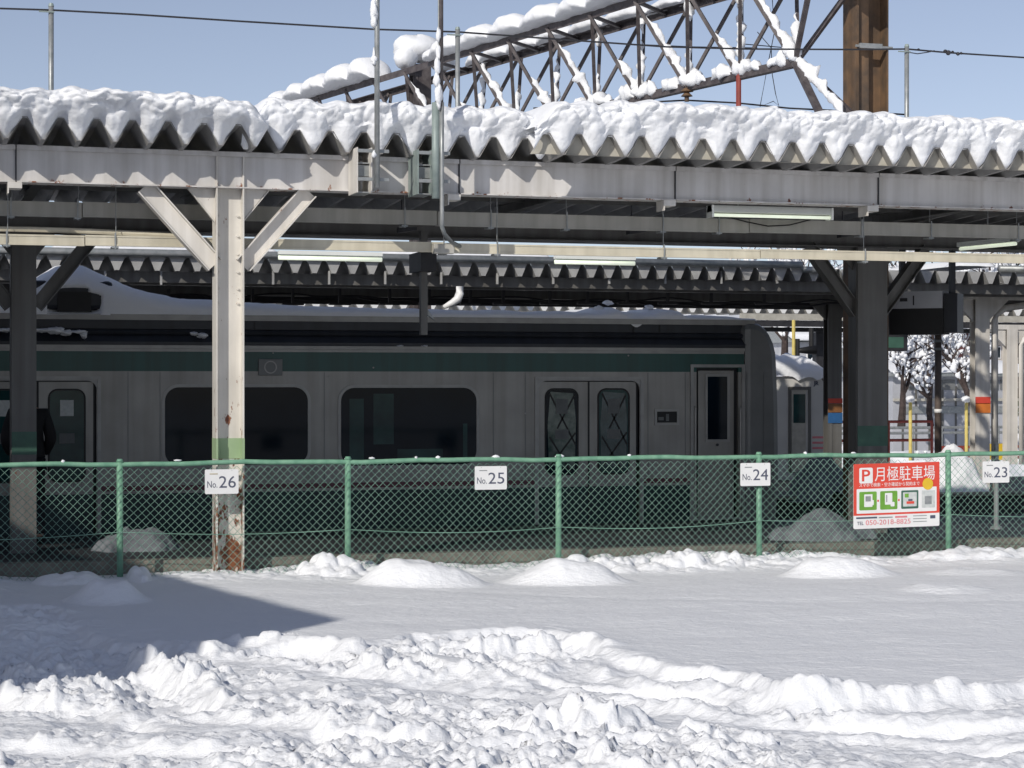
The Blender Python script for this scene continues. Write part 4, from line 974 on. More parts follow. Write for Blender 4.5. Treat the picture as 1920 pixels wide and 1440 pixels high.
def train_snow():
    xs = np.arange(-8.9, TX(1425), .03); v = np.linspace(0, 1, 40)
    X, V = np.meshgrid(xs, v, indexing='ij')
    pt = [(-200, .17), (20, .20), (60, .36), (85, .47), (112, .56), (165, .56), (200, .49), (240, .37), (290, .27), (350, .20), (430, .17), (600, .12), (800, .095), (1000, .085), (1130, .085), (1165, .15), (1180, .10), (1195, .08), (1235, .08), (1245, .13), (1262, .135), (1285, .12), (1292, .06), (1310, .05), (1390, .03), (1420, .01)]
    hx = np.interp(X, [TX(p[0]) for p in pt], [p[1]/1.0 for p in pt]) + .014*fbm(X*4, V*0+2, 3, 601)
    hx = np.maximum(hx, .01)
    hum = np.clip((hx-.2)/.3, 0, 1)
    yf = YT + .07 - .015*vn(X*2, V*0, 605) - .03*hum; yb = YT+2.8
    a = V*math.pi
    Y = yf + (yb-yf)*(.5-.5*np.sign(np.cos(a))*np.abs(np.cos(a))**(.55))
    s = np.abs(np.sin(a))**.55
    base = TZ(598) + .035*s
    Z = base + hx*s*(1+.06*fbm(X*2, V*5, 3, 611)) + .012*fbm(X*7, V*14, 3, 615)*s
    # drooping lip around px 1195
    Z = Z - .09*np.exp(-((X-TX(1197))/.10)**2)*(V < .2)*(1-V*5)
    # hollow melted into the side of the hump
    cx_, cz_ = TX(140), TZ(563, 140)
    hole = ((X-cx_)/.30)**2 + ((Z-cz_)/.125)**2
    k = (hole < 1+.25*fbm(X*6, Z*6, 2, 621)) & (V < .5)
    Y = np.where(k, Y+.55*np.clip(1.15-hole, 0, 1)**.5, Y)
    o = grid_mesh('train_roof_snow', np.stack([X, Y, Z], -1), M['snow'], loc=(4, YT, 2.5))
    tag(o, 'bluish shaded snow along the roof of the green striped train, heaped into a hump at the left', 'snow')
    m = MB()
    for px, py, rx, rz in ((80, 626, .12, .02), (105, 626, .10, .035), (125, 630, .07, .03), (150, 628, .09, .02), (158, 634, .04, .035), (365, 630, .05, .02), (380, 633, .06, .03), (750, 650, .04, .01), (797, 650, .05, .012), (15, 626, .1, .02)):
        m.blob((TX(px), YT+.03, TZ(py)), (rx, .07, rz), px, .4, 12, 7)
    tag(m.build('ledge_snow', M['snow'], smooth=True), 'scraps of snow lying on the dark ledge below the train roof', 'snow', kind='stuff')
    m = MB()
    for i, (px, py) in enumerate(((1148, 578), (1165, 568), (1244, 577), (232, 553))):
        m.blob((TX(px), YT+.5, PZ(px, py, YT+.5)), (.06, .05, .03), i+3, .4)
    tag(m.build('snow_lumps', M['snow'], smooth=True), 'little lumps of snow standing on the snowy train roof', 'snow', kind='stuff')
train_snow()

# ---------------------------------------------------------------- farther canopies
def far_canopy(name, label, YF_, YB_, xa, xb, ph, pitch, zt, fh, slope, mt, zmt, rods=0, fascia=None, closure=True):
    c = thing(name, label, 'canopy', ((xa+xb)/2, YF_, zt))
    ks = []; k0 = int((xa-ph)/pitch)-1; k1 = int((xb-ph)/pitch)+2
    for k in range(k0, k1):
        for t in (-.44, -.08, .08, .44): ks.append(ph+(k+t)*pitch)
    ks = [x for x in ks if xa < x < xb]
    def pf(x):
        t = abs(((x-ph)/pitch + .5) % 1 - .5)*2; return fh*min(1, max(0, (.88-t)/.72))
    P = np.array([[(x, y, zt + pf(x) - slope*(y-YF_)) for y in (YF_, YF_+.3, YB_)] for x in ks])
    o = grid_mesh('roof_sheet', P, mt, c, smooth=False); s = o.modifiers.new('thickness', 'SOLIDIFY'); s.thickness = .004
    if closure:                                    # turned down closure plates hang in the valleys
        m = MB()
        for k in range(k0+1, k1-1):
            x = ph+(k+.5)*pitch
            if xa < x < xb: m.prism([(x-.40*pitch, zt+fh-.005), (x+.40*pitch, zt+fh-.005), (x+.11*pitch, zt-.002), (x-.11*pitch, zt-.002)], YF_-.012, YF_-.004)
        m.build('edge_closure', zmt, c)
    return c
z2b = PZ(600, 512, 28.0); z2t = PZ(600, 487, 28.0)
F2 = far_canopy('far_canopy', 'second platform canopy behind the train with saw tooth sheet edge', 28.0, 30.9, -8, 40, PX(183+17, 28), 34/ (F*.957/DEP(PX(960, 28), 28)) , z2b, z2t-z2b, .02, M['far_sheet'], M['far_sheet'])
MB().tube([(-8, 27.93, z2t+.045), (PX(1505, 27.9), 27.93, z2t+.045)], .055, 10).build('gutter', M['galv'], F2, smooth=True)
MB().tube([(PX(1875, 27.9), 27.93, z2t+.045), (40, 27.93, z2t+.045)], .055, 10).build('gutter', M['galv'], F2, smooth=True)
MB().tube([(PX(1507, 27.9), 27.93, z2t-.02), (PX(1540, 27.9), 27.93, z2t-.03)], .05, 10).build('gutter', M['galv'], F2, smooth=True)
MB().box(-8, 40, 28.6, 28.75, z2b-.17, z2b-.03).build('beam', M['grey_paint'], F2)
MB().box(-8, 40, 28.25, 28.3, z2b-.15, z2b+.0).build('fascia', M['grey_paint'], F2)
for px in range(92, 1900, 105):
    if 1560 < px < 1800: continue
    x = PX(px, 28.1); zz = PZ(px, 512, 28.1)
    MB().box(x-.014, x+.014, 28.08, 28.11, zz-.16, zz+.03).build('drip_strap', M['far_sheet'], F2)
MB().box(-8, 40, 30.3, 30.5, PZ(960, 560, 30.3), PZ(960, 541, 30.3)).build('beam', M['grey_paint'], F2)
MB().box(-8, PX(1880, 31), 30.7, 30.8, PZ(960, 574, 30.7), PZ(960, 548, 30.7)).build('beam', M['dark'], F2)
# clutter along the second canopy
rg = random.Random(4)
for i in range(16):
    px = 250+i*78+rg.uniform(-15, 15); x = PX(px, 29.4); zz = PZ(px, 548, 29.4)
    MB().box(x-.02, x+.02, 29.38, 29.42, zz-.16, zz+.05).box(x-.16, x+.16, 29.36, 29.44, zz-.19, zz-.16).build('cable_bracket', M['dark'], F2)
m = MB()
m.tube([(x, 29.6, PZ(960, 556, 29.6) - .05*abs(sin(x*1.1)) + .02*sin(x*5)) for x in np.arange(-4, 22, .15)], .014, 6)
m.tube([(x, 29.9, PZ(960, 562, 29.9) - .06*abs(sin(x*.8+1)) + .02*sin(x*7)) for x in np.arange(-4, 22, .15)], .018, 6)
tag(m.build('sagging_cables', M['dark']), 'dark cables sagging below the second canopy above the train roof', 'cable')
def pent(px, w, y0, y1, Y, mt, label, bands=(), cap=True, pipe=None, group=None):
    a, b = PX(px-w/2, Y), PX(px+w/2, Y); z1 = PZ(px, y0, Y); x = (a+b)/2; h = (b-a)/2
    c = thing('column', label, 'column', (x, Y, 0), group)
    m = MB().box(a, b, Y-.09, Y-.078, 0, z1).box(a, b, Y+.078, Y+.09, 0, z1).box(x-.006, x+.006, Y-.078, Y+.078, 0, z1)
    m.box(a, a+.3*h*2, Y-.10, Y-.0905, 0, z1)
    m.build('shaft', mt, c)
    for yy0, yy1, bm in bands:
        MB().box(a-.004, b+.004, Y-.108, Y-.1005, PZ(px, yy1, Y), PZ(px, yy0, Y)).build('band', bm, c)
    if cap:
        m = MB()
        for s_ in (-1, 1): m.prism([(x+s_*h, z1), (x+s_*(h+.38), z1), (x+s_*h, z1-.35)], Y-.03, Y+.03)
        m.build('gusset', mt, c)
        MB().box(x-.9, x+.9, Y-.06, Y+.06, z1, z1+.10).build('head_beam', mt, c)
    return c
pent(1561, 26, 560, 900, 30.6, M['grey_paint'], 'dark shaded column with brown and blue bands left of the big right hand column', ((747, 756, M['red']), (757, 773, M['brown_band']), (774, 793, M['blue'])))
pent(1837, 27, 562, 900, 29.0, M['paint'], 'white column with an orange band, sunlit below, between the black display and right edge', ((744, 757, M['red']), (756, 774, M['orange'])))
pent(1894, 20, 618, 900, 37.5, M['paint'], 'farther white column near the right edge, forked at its top', ())
for px, yt, Y, lab in ((1856, 585, 29.2, 'grey drain pipe curving up beside the orange banded column'), (1908, 635, 37.5, 'pale drain pipe beside the farthest right white column')):
    x = PX(px, Y)
    z = PZ(px, yt, Y)
    o = MB().tube([(x, Y-.15, 0), (x, Y-.15, z-.15), (x+.05, Y-.15, z-.02), (x+.2, Y-.15, z+.06), (x+.5, Y-.15, z+.10), (x+1.4, Y-.15, z+.22)], .055, 10).build('drain_pipe', M['paint'], smooth=True)
    tag(o, lab, 'pipe')
# third canopy: only its near edge shows in the gap over the train
z3 = PZ(1350, 586, 40)
F3 = far_canopy('farthest_canopy', 'third canopy far behind with pale sunlit saw tooth edge over a cream board', 40.0, 41.5, -4, 60, 3.1, .30, z3, .15, .0, M['sheet_cream'], M['white'])
MB().box(PX(1390, 39.5), 60, 39.5, 39.6, PZ(1450, 600, 39.5), PZ(1450, 588, 39.5)).build('fascia', M['sheet_cream'], F3)
MB().box(-4, 60, 40.2, 40.5, PZ(1500, 612, 40.2), PZ(1500, 601, 40.2)).build('beam', M['dark'], F3)
MB().box(-4, PX(1900, 41), 40.8, 41.0, PZ(1500, 622, 40.8), PZ(1500, 614, 40.8)).build('beam', M['dark'], F3)
for x in (6.0, 19.6, 33): MB().box(x-.1, x+.1, 41.0, 41.2, -1.2, PZ(1500, 622, 40.8)).build('post', M['dark'], F3)
# snow lying along the front edge of the second canopy
for a_, b_, lab, yt in ((95, 520, 'bright snow strip on the edge of the second canopy behind the white column', 470), (722, 1035, 'snow strip on the edge of the second canopy above the white elbow pipe', 474), (1790, 1860, 'short snow strip on the second canopy edge at far right', 482)):
    xs = np.arange(PX(a_, 28.1), PX(b_, 28.1), .05); v = np.linspace(0, 1, 14); X, V = np.meshgrid(xs, v, indexing='ij')
    e_ = np.clip(np.minimum(X-xs[0], xs[-1]-X)/.1, 0, 1)**.5
    P = np.stack([X, 27.95+2.9*(.5-.5*np.cos(V*math.pi)), z2t+.08+.001+.10*e_*np.abs(np.sin(V*math.pi))**.4+.008*fbm(X*5, V*3, 2, 9)], -1)
    tag(grid_mesh('edge_snow', P, M['snow'], loc=(float(xs[0]), 28, 3.5)), lab, 'snow', 'snow strips on the second canopy')
def far_tube(px0, px1, y0, y1, Y, lab):
    A = Vector((PX(px0, Y), Y, PZ(px0, y0, Y))); B = Vector((PX(px1, Y), Y, PZ(px1, y1, Y)))
    t = thing('strip_light', lab, 'lamp', tuple((A+B)/2))
    MB().tube([A, B], .03, 8).build('lamp_tube', M['tube'], t, smooth=True)
    MB().bar(A+Vector((0, 0, .07)), B+Vector((0, 0, .07)), .10, .05).build('housing', M['lamp'], t)
far_tube(522, 716, 483, 487, 26.9, 'thin greenish strip light seen behind, just right of the white column')
far_tube(1040, 1190, 491, 494, 26.9, 'thin greenish strip light seen behind, above the train doors')
# hanging things in the gap
x = PX(794, 20.6)
t = thing('hanging_sign', 'narrow dark sign on a hanging post seen edge-on above the train roof', 'sign', (x, 20.6, 2.2))
MB().box(x-.035, x+.035, 20.56, 20.64, PZ(794, 628, 20.6), 3.3).build('post', M['grey_paint'], t)
MB().box(x-.08, x+.09, 20.4, 20.9, PZ(794, 510, 20.6), PZ(794, 474, 20.6)).build('sign_box', M['dark'], t)
MB().prism([(x+.035, PZ(800, 578, 20.6)), (x+.12, PZ(800, 601, 20.6)), (x+.035, PZ(800, 590, 20.6))], 20.58, 20.62).build('fin', M['galv'], t)
Yq = 27.6
m = MB().tube([(PX(832, Yq), Yq, PZ(832, 576, Yq)), (PX(848, Yq), Yq, PZ(848, 568, Yq)), (PX(858, Yq), Yq, PZ(858, 561, Yq)), (PX(862, Yq), Yq, PZ(862, 550, Yq)), (PX(862, Yq), Yq, PZ(862, 537, Yq))], [.03, .05, .06, .06, .055], 10)
tag(m.build('elbow_pipe', M['white'], smooth=True), 'white elbow shaped pipe end standing up behind the train roof', 'pipe')
# platform displays
def display():
    Y = 22.0
    A = Vector((PX(1665, Y), Y, 0)); B = Vector((PX(1767, 21.55), 21.55, 0)); zt, zm, zb = PZ(1715, 548, Y), PZ(1715, 580, Y), PZ(1715, 628, Y)
    t = thing('platform_display', 'black hanging platform display under a grey header right of the big shaded column', 'display', (A.x, Y, zb))
    n = Vector((-(B-A).y, (B-A).x, 0)).normalized()*.30
    def slab(p0, p1, q, z0, z1): return [(p0.x, p0.y, z0), (p1.x, p1.y, z0), (p1.x+q.x, p1.y+q.y, z0), (p0.x+q.x, p0.y+q.y, z0), (p0.x, p0.y, z1), (p1.x, p1.y, z1), (p1.x+q.x, p1.y+q.y, z1), (p0.x+q.x, p0.y+q.y, z1)]
    fs = [(0,3,2,1),(4,5,6,7),(0,1,5,4),(1,2,6,5),(2,3,7,6),(3,0,4,7)]
    MB().add(slab(A, B, n, zm+.002, zt), fs).build('header', M['shed'], t)
    k = (B-A)*.02
    MB().add(slab(A+k, B+k, n, zb, zm), fs).build('screen_box', M['rubber'], t)
    C_ = B+(B-A)*.03
    MB().add(slab(C_, C_+(B-A)*.24, n, zb+.02, zt-.03), fs).build('side_box', M['train_dark'], t)
    n0 = n.normalized()*-.004
    for f0, f1, h0, h1 in ((.05, .075, .15, .8), (.46, .485, .2, .75), (.22, .36, .42, .62)):
        a_ = A+(B-A)*f0+n0; b_ = A+(B-A)*f1+n0
        MB().add(slab(a_, b_, n*.008, zm+(zt-zm)*h0, zm+(zt-zm)*h1), fs).build('header_print', M['dark'], t)
    for f0 in (.2, 1.12):
        p = A+(B-A)*f0+n*.5
        MB().box(p.x-.03, p.x+.03, p.y-.03, p.y+.03, zt-.05, 3.56).build('hanging_post', M['train_dark'], t)
display()
Y = 25.9+1.2
a, b = PX(1660, Y), PX(1702, Y)
t = thing('small_display', 'small dark green screen hanging below and behind the black platform display', 'display', (a, Y, PZ(1680, 658, Y)))
MB().box(a, b, Y, Y+.25, PZ(1680, 658, Y), PZ(1680, 560, Y)).build('case', M['dark'], t, bevel=.01)
MB().box(a+.04, b-.07, Y-.006, Y-.001, PZ(1680, 652, Y), PZ(1680, 632, Y)).build('screen', M['deep_green'], t)
Y = 30.2; x = PX(1759, Y)
t = thing('brown_pole', 'slim dark brown pole with collars and white band below the platform display', 'pole', (x, Y, 0))
MB().tube([(x, Y, 0), (x, Y, PZ(1759, 560, Y))], .058, 12).build('pole_tube', M['trunk_pipe'], t, smooth=True)
for yy in (655, 640): MB().tube([(x, Y, PZ(1759, yy+2, Y)), (x, Y, PZ(1759, yy-3, Y))], .075, 12).build('collar', M['galv'], t, smooth=True)
MB().tube([(x, Y, PZ(1759, 774, Y)), (x, Y, PZ(1759, 767, Y))], .066, 12).build('white_band', M['white'], t, smooth=True)

# loudspeakers on a yellow pole beyond the train nose
Y = 36.5; x = PX(1488, Y)
t = thing('speaker_pole', 'thin yellow pole with dark hardware beside the train nose', 'pole', (x, Y, 1))
MB().tube([(x, Y, PZ(1488, 705, Y)), (x, Y, PZ(1488, 600, Y))], .035, 8).build('pole_tube', M['yellow_pale'], t)
for i, (px0, px1, yy, hw) in enumerate(((1468, 1502, 678, 9), (1493, 1528, 657, 9))):
    x0, x1 = PX(px0, Y), PX(px1, Y); z = PZ(px0, yy, Y); r = hw/ (F/DEP(x0, Y))
    t = thing('loudspeaker', ('lower' if i == 0 else 'upper')+' of the two black horn loudspeakers beside the train nose', 'loudspeaker', (x0, Y, z))
    MB().tube([(x0, Y, z), (x0+.10, Y, z), (x1, Y-.02, z+.01)], [.03, .055, r*1.05], 14).build('horn', M['rubber'], t, smooth=True)
    MB().tube([(x1-.08, Y, z), (x1-.08, Y, z+.45)], .05, 8).build('bracket', M['rubber'], t)

# ---------------------------------------------------------------- second train behind
Y = 33.0
S2 = thing('parked_railcar', 'short pale railcar with snowy roof standing behind the train nose', 'train', (10, Y, -1.1))
a, b = 2.0, PX(1548, Y); zt = PZ(1510, 706, Y)
MB().prism([(a, -.9), (b-.05, -.9), (b, .2), (b, zt-.15), (b-.12, zt), (a, zt)], Y, Y+2.6).build('body', M['railcar'], S2)
da, db = PX(1478, Y), PX(1520, Y)
MB().ring([(da, .1), (db, .1), (db, PZ(1500, 725, Y)), (da, PZ(1500, 725, Y))], [(da+.05, .12), (db-.05, .12), (db-.05, PZ(1500, 731, Y)), (da+.05, PZ(1500, 731, Y))], Y-.02, Y-.001).build('door_frame', M['grey_paint'], S2)
dl = MB().box(da+.06, db-.10, Y-.012, Y-.002, .12, PZ(1500, 732, Y)).build('door', M['sheet_cream'], S2)
MB().box(PX(1487, Y), PX(1509, Y), Y-.018, Y-.013, PZ(1500, 793, Y), PZ(1500, 739, Y)).build('door_window', M['glass_teal'], dl)
text('JR', PX(1525, Y), PZ(1530, 722, Y), Y-.004, .10, M['ink'], S2, bold=.004)
for i in range(3): 
    MB().box(PX(1523, Y), PX(1545, Y), Y-.004, Y-.001, PZ(1535, 822+i*10, Y), PZ(1535, 818+i*10, Y)).build('red_mark', M['pink'], S2)
xs = np.arange(a, b+.1, .06); v = np.linspace(0, 1, 26); X, V = np.meshgrid(xs, v, indexing='ij')
an = V*math.pi; s = np.abs(np.sin(an))**.8; ee = np.clip((b+.1-X)/.35, 0, 1)**.5
P = np.stack([X, Y+1.3-1.36*np.cos(an)*1.0, zt-.05 + (.44*s**.6*(.35+.65*ee) + .16*fbm(X*2.2, V*6, 3, 701) + .08*fbm(X*6, V*15, 3, 705))*np.clip(ee*1.2, .1, 1)], -1)
tag(grid_mesh('railcar_snow', P, M['snow'], loc=(10, Y, zt)), 'sunlit lumpy snow piled on the pale railcar roof beside the train nose', 'snow')

# ---------------------------------------------------------------- brown catenary gantry crossing above the canopies
def gantry():
    dep0, lat0 = 24.5, (1492-960)/F*24.5; AN = 29.0
    A0 = Vector((dep0*sin(TH)+lat0*cos(TH), dep0*cos(TH)-lat0*sin(TH), H+(YH-116)/F*dep0))
    dl, dd = -sin(R(AN)), cos(R(AN))
    D = Vector((dd*sin(TH)+dl*cos(TH), dd*cos(TH)-dl*sin(TH), 0)); D.normalize()
    N = Vector((D.y, -D.x, 0))                      # to the right / away from D
    Up = Vector((0, 0, 1)); HT = 1.17; WD = .85
    G = thing('catenary_gantry', 'rusty brown lattice gantry spanning the tracks above the snowy canopy', 'gantry', tuple(A0))
    S_END = 15.5; P = 1.165
    bt = MB(); 
    def node(s, side, top): return A0 + D*s + N*(WD*(side-.5) if top else .03*(side-.5)) + Up*(HT*top)
    for side in (0, 1):
        for top in (0, 1):
            if side and not top: continue
            q = MB(); s0 = -0.0 if not top else -2.2
            p0, p1 = node(s0, side, top), node(S_END, side, top)
            # L angle: two plates
            q.bar(p0, p1, .012, .10); q.bar(p0+N*(.045 if not side else -.045)+Up*(.05 if top else -.05), p1+N*(.045 if not side else -.045)+Up*(.05 if top else -.05), .10, .012)
            q.build('chord', M['brown_steel'], G)
    n = int(S_END/P)
    for i in range(n):
        for side in (0, 1):
            a = node(i*P, side, 0); b = node(i*P-P*.5 if False else (i+.5)*P, side, 1); c = node((i+1)*P, side, 0)
            off = N*(.02 if side else -.02)
            MB().bar(a+off, b+off, .048, .045).build('lattice_bar', M['brown_steel'], G)
            MB().bar(c-off, b-off, .048, .04).build('lattice_bar', M['brown_steel'], G)
        if i < 9:
            MB().bar(node((i+.5)*P, 0, 1), node((i+1.0)*P, 1, 1), .05, .04).build('lattice_bar', M['brown_steel'], G)
    for side in (0, 1):
        a = node(0, side, 0)
        for ds in (-1.0,): MB().bar(a, node(-1.0, side, 1)-Up*0, .06, .05).build('lattice_bar', M['brown_steel'], G)
        MB().bar(a, a - D*.85 - Up*.78 + N*(.5*(side-.5)), .08, .06).build('knee_brace', M['brown_steel'], G)
    # main post: H section with weathered faces
    pc = Vector((PX(1623, 22.0), 22.0, 0)); w = .205
    m = MB(); m.box(pc.x-w, pc.x-w+.02, pc.y-.19, pc.y+.19, -1.1, 8.2).box(pc.x+w-.02, pc.x+w, pc.y-.19, pc.y+.19, -1.1, 8.2).box(pc.x-w+.02, pc.x+w-.02, pc.y-.01, pc.y+.01, -1.1, 8.2)
    m.box(pc.x-w+.02, pc.x-.02, pc.y-.12, pc.y-.10, -1.1, 8.2)
    m.build('main_post', M['pole_brown'], G)
    MB().box(pc.x-.19, pc.x+.10, pc.y-.24, pc.y-.195, PZ(1626, 97, 22), PZ(1626, 88, 22)).tube([(pc.x-.24, pc.y-.22, PZ(1626, 93, 22)), (pc.x+.24, pc.y-.22, PZ(1626, 94, 22))], .016, 6).build('post_clamp', M['galv'], G)
    # far post
    fp = A0 + D*10.2
    m = MB(); m.box(fp.x-.15, fp.x+.15, fp.y-.15, fp.y-.13, -1.1, fp.z+1.35).box(fp.x-.15, fp.x+.15, fp.y+.13, fp.y+.15, -1.1, fp.z+1.35).box(fp.x-.01, fp.x+.01, fp.y-.13, fp.y+.13, -1.1, fp.z+1.35).box(fp.x-.15, fp.x-.08, fp.y-.165, fp.y-.152, -1.1, fp.z+1.2)
    m.build('far_post', M['brown_steel'], G)
    # hanging fittings
    q = node(P*1.0, 0, 0)
    MB().tube([q, q-Up*1.0], .035, 8).build('hanger_rod', M['red_pipe'], G)
    q = node(P*2, 0, 0)
    MB().tube([q-Up*.02, q-Up*.07, q-Up*.08, q-Up*.13, q-Up*.14, q-Up*.2], [.03, .09, .03, .08, .03, .03], 12).build('insulator', M['pole_brown'], G)
    wire = MB()
    def wp(pix, d):
        out = []
        for x, y in pix:
            lat = (x-960)/F*d; out.append((d*sin(TH)+lat*cos(TH), d*cos(TH)-lat*sin(TH), H+(YH-y)/F*d))
        return out
    o = MB().tube(wp(((1000, 203), (1150, 195), (1286, 188), (1380, 193), (1480, 203), (1600, 209), (1700, 215)), 27.0), .012, 6).build('feeder_wire', M['dark'])
    tag(o, 'dark feeder wire just above the snow below the lattice gantry', 'wire')
    o = MB().tube(wp(((1448, 0), (1452, 60), (1440, 120), (1425, 200), (1450, 190), (1460, 198), (1454, 175), (1448, 140), (1446, 90), (1420, 60)), 26.5), .006, 5).build('loose_wire', M['dark'])
    tag(o, 'thin loose wire dangling from the lattice gantry left of the brown post', 'wire')
    o = MB().tube(wp(((1386, 82), (1500, 92), (1600, 94)), 27.5), .007, 5).tube(wp(((1160, 82), (1300, 88), (1420, 90)), 27.5), .007, 5).build('thin_wire', M['dark'])
    tag(o, 'faint thin wire crossing behind the lattice gantry', 'wire')
    # snow: loaves along the top chords
    def loaf(s0, s1, side, seed, hmax=.34, wmax=.24, lumps=None):
        xs = np.arange(s0, s1, .035); v = np.linspace(0, 1, 30); S, V = np.meshgrid(xs, v, indexing='ij')
        L = S*1.05 + .25*vn(S*.8, S*0, seed+5)
        per = np.abs(np.sin(L*math.pi/1.02))**.55
        env = np.clip(np.minimum(S-s0, s1-S)/.25, 0, 1)**.5*(.34+.66*per)*(1+.35*vn(S*.6, S*0, seed+9))
        a = V*2*math.pi
        hh = hmax*env; ww = wmax*(.45+.55*env)
        q = 1+.16*fbm(S*4, np.cos(a)*1.3+3, 3, seed)+.10*fbm(S*9, np.sin(a)*2, 2, seed+3)
        cy = np.cos(a)*ww*q; cz = np.sin(a)*hh*.52*q
        cz = np.where(cz < 0, cz*.55, cz) + hh*.36 + .03
        base = np.array(A0 + N*(WD*(side-.5)) + Up*HT)
        Pp = base[None, None] + S[..., None]*np.array(D) + cy[..., None]*np.array(N) + cz[..., None]*np.array((0, 0, 1))
        return grid_mesh('chord_snow', Pp, M['snow'], loc=tuple(A0+Up*HT))
    tag(loaf(-1.8, 9.0, 0, 801), 'row of plump snow pillows on the near top chord of the brown lattice gantry', 'snow')
    tag(loaf(-1.8, 9.2, 1, 821, .24, .2), 'row of snow pillows on the farther top chord of the brown lattice gantry', 'snow')
    tag(loaf(10.9, 15.4, 0, 841, .42, .34), 'low snow pillows on the far left end of the lattice gantry', 'snow')
    m = MB()
    c = fp + Up*1.62
    m.blob((c.x-.05, c.y, fp.z+1.62), (.40, .36, .22), 5, .14, 16, 12).blob((c.x+.34, c.y-.1, fp.z+1.45), (.22, .22, .20), 7, .2, 12, 10).blob((c.x-.30, c.y-.2, fp.z+1.42), (.2, .2, .18), 8, .2, 12, 10)
    tag(m.build('post_cap_snow', M['snow'], smooth=True, loc=(c.x, c.y, fp.z+1.4)), 'mushroom shaped snow cap on top of the far gantry post', 'snow')
    m = MB(); rg = random.Random(8)
    def drift(a, b, r0, r1, seed, lift=.05, squash=1.25):
        n = max(6, int((b-a).length/.035)); q = random.Random(seed); ph = [q.uniform(0, 6.3) for _ in range(8)]
        d = (b-a).normalized(); e = d.cross(Up); e = e.normalized() if e.length > .01 else N; g = e.cross(d); vs = []; fs = []
        for i in range(n+1):
            t = i/n; s_ = t*(b-a).length; env = min(1, t*5+.25, (1-t)*4+.06)
            r = (r0+(r1-r0)*t)*env*(1+.30*sin(s_*17+ph[0])+.22*sin(s_*31+ph[1])+.15*sin(s_*53+ph[2]))
            c = a.lerp(b, t) + Up*(lift*env+r*.4) + e*(.015*sin(s_*23+ph[3]))
            for k in range(9):
                an = 2*math.pi*k/9; rr = max(.006, r*(1+.22*sin(2*an+ph[4]+s_*11)+.15*sin(3*an+ph[5]-s_*19)))
                vs.append(c + e*(cos(an)*rr) + g*(sin(an)*rr*squash))
        for i in range(n):
            for k in range(9): fs.append((i*9+k, i*9+(k+1)%9, (i+1)*9+(k+1)%9, (i+1)*9+k))
        fs.append(tuple(range(9))); fs.append(tuple(range(n*9, n*9+9))[::-1]); m.add(vs, fs)
    for i in range(0, 10):                          # snow caught at the lower nodes, climbing the bars that lean away
        for side in (0, 1):
            a = node(i*P, side, 0); b = node((i+.5)*P, side, 1)
            f_ = (.92, .55)[(i+side) % 2]*rg.uniform(.8, 1.05)
            drift(a, a.lerp(b, f_), .060, .022, i*7+side)
            if side and rg.random() < .6: drift(a.lerp(b, .8), a.lerp(b, 1), .03, .07, i*7+60)
        a = node(i*P, 0, 0); d_ = node((i+1)*P, 0, 0)
        t0 = rg.uniform(.02, .2)
        drift(a.lerp(d_, t0), a.lerp(d_, t0+rg.uniform(.3, .45)), .08, .05, i*7+3); drift(a.lerp(d_, .62), a.lerp(d_, .98), .045, .085, i*7+4)
        m.blob(a+Up*.08, (.10, .09, .085), i, .25, 12, 8)
    a = node(0, 0, 0); b = a - D*.85 - Up*.78 + N*.1
    drift(a, a.lerp(b, .75), .075, .042, 400, .05); drift(a.lerp(b, .6), a.lerp(b, .97), .06, .03, 401, .05)
    tag(m.build('lattice_snow', M['snow'], smooth=True, loc=tuple(A0)), 'snow clinging to the lattice bars and lower chords of the brown gantry', 'snow', kind='stuff')
gantry()

# ---------------------------------------------------------------- background seen past the train nose
def hill():
    xs = np.concatenate([np.arange(-200, 15, 12.), np.arange(15, 110, .9), np.arange(110, 420, 12.)]); ys = np.concatenate([np.arange(62, 150, .9), np.arange(150, 420, 8.)])
    X, Y = np.meshgrid(xs, ys, indexing='ij')
    Z = -1.1 + 6.5*sm(66, 165, Y) + 16*sm(170, 400, Y) + 1.6*fbm(X*.05, Y*.05, 4, 901)*sm(62, 80, Y) + .7*fbm(X*.28, Y*.28, 4, 905)*sm(62, 70, Y)
    d1, d2, v = worley(X*.35, Y*.35, 907)
    Z += .9*np.sqrt(np.clip(1-(d1/.6)**2, 0, 1))*v*sm(66, 76, Y)
    tag(grid_mesh('snowy_hillside', np.stack([X, Y, Z], -1), M['snow_far']), 'bright snowy slope behind the station', 'hill', kind='structure')
hill()
def bg(x, y, Y): return (PX(x, Y), PZ(x, y, Y))
# grey shed
Y = 56.0
t = thing('grey_shed', 'long grey shed with a row of dim windows behind the platforms', 'shed', (PX(1780, Y), Y, -1.2), None)
a, b = PX(1674, Y), PX(1906, Y); zt = PZ(1780, 706, Y)
MB().box(a, b, Y, Y+4, -1.2, zt).build('wall', M['shed'], t)
MB().box(a-.2, b+.2, Y-.3, Y+4.2, zt+.002, zt+.12).build('roof', M['galv'], t)
for k in range(9): MB().box(a+.3+k*(b-a-.4)/8.5, a+.36+k*(b-a-.4)/8.5, Y-.02, Y-.001, -1.2, zt-.3).build('mullion', M['grey_paint'], t)
for x0, x1 in ((1703, 1722), (1725, 1748), (1765, 1790), (1795, 1818), (1853, 1872), (1875, 1895)):
    MB().box(PX(x0, Y), PX(x1, Y), Y-.03, Y-.002, PZ(x0, 731, Y), PZ(x0, 712, Y)).build('window', M['train_grey'], t)
MB().box(a, b, Y-.12, Y-.002, PZ(1780, 752, Y), PZ(1780, 747, Y)).build('ledge', M['sheet_cream'], t)
MB().box(a+.4, b-.1, Y-.05, Y-.004, PZ(1780, 775, Y), PZ(1780, 762, Y)).build('lower_panel', M['galv'], t)
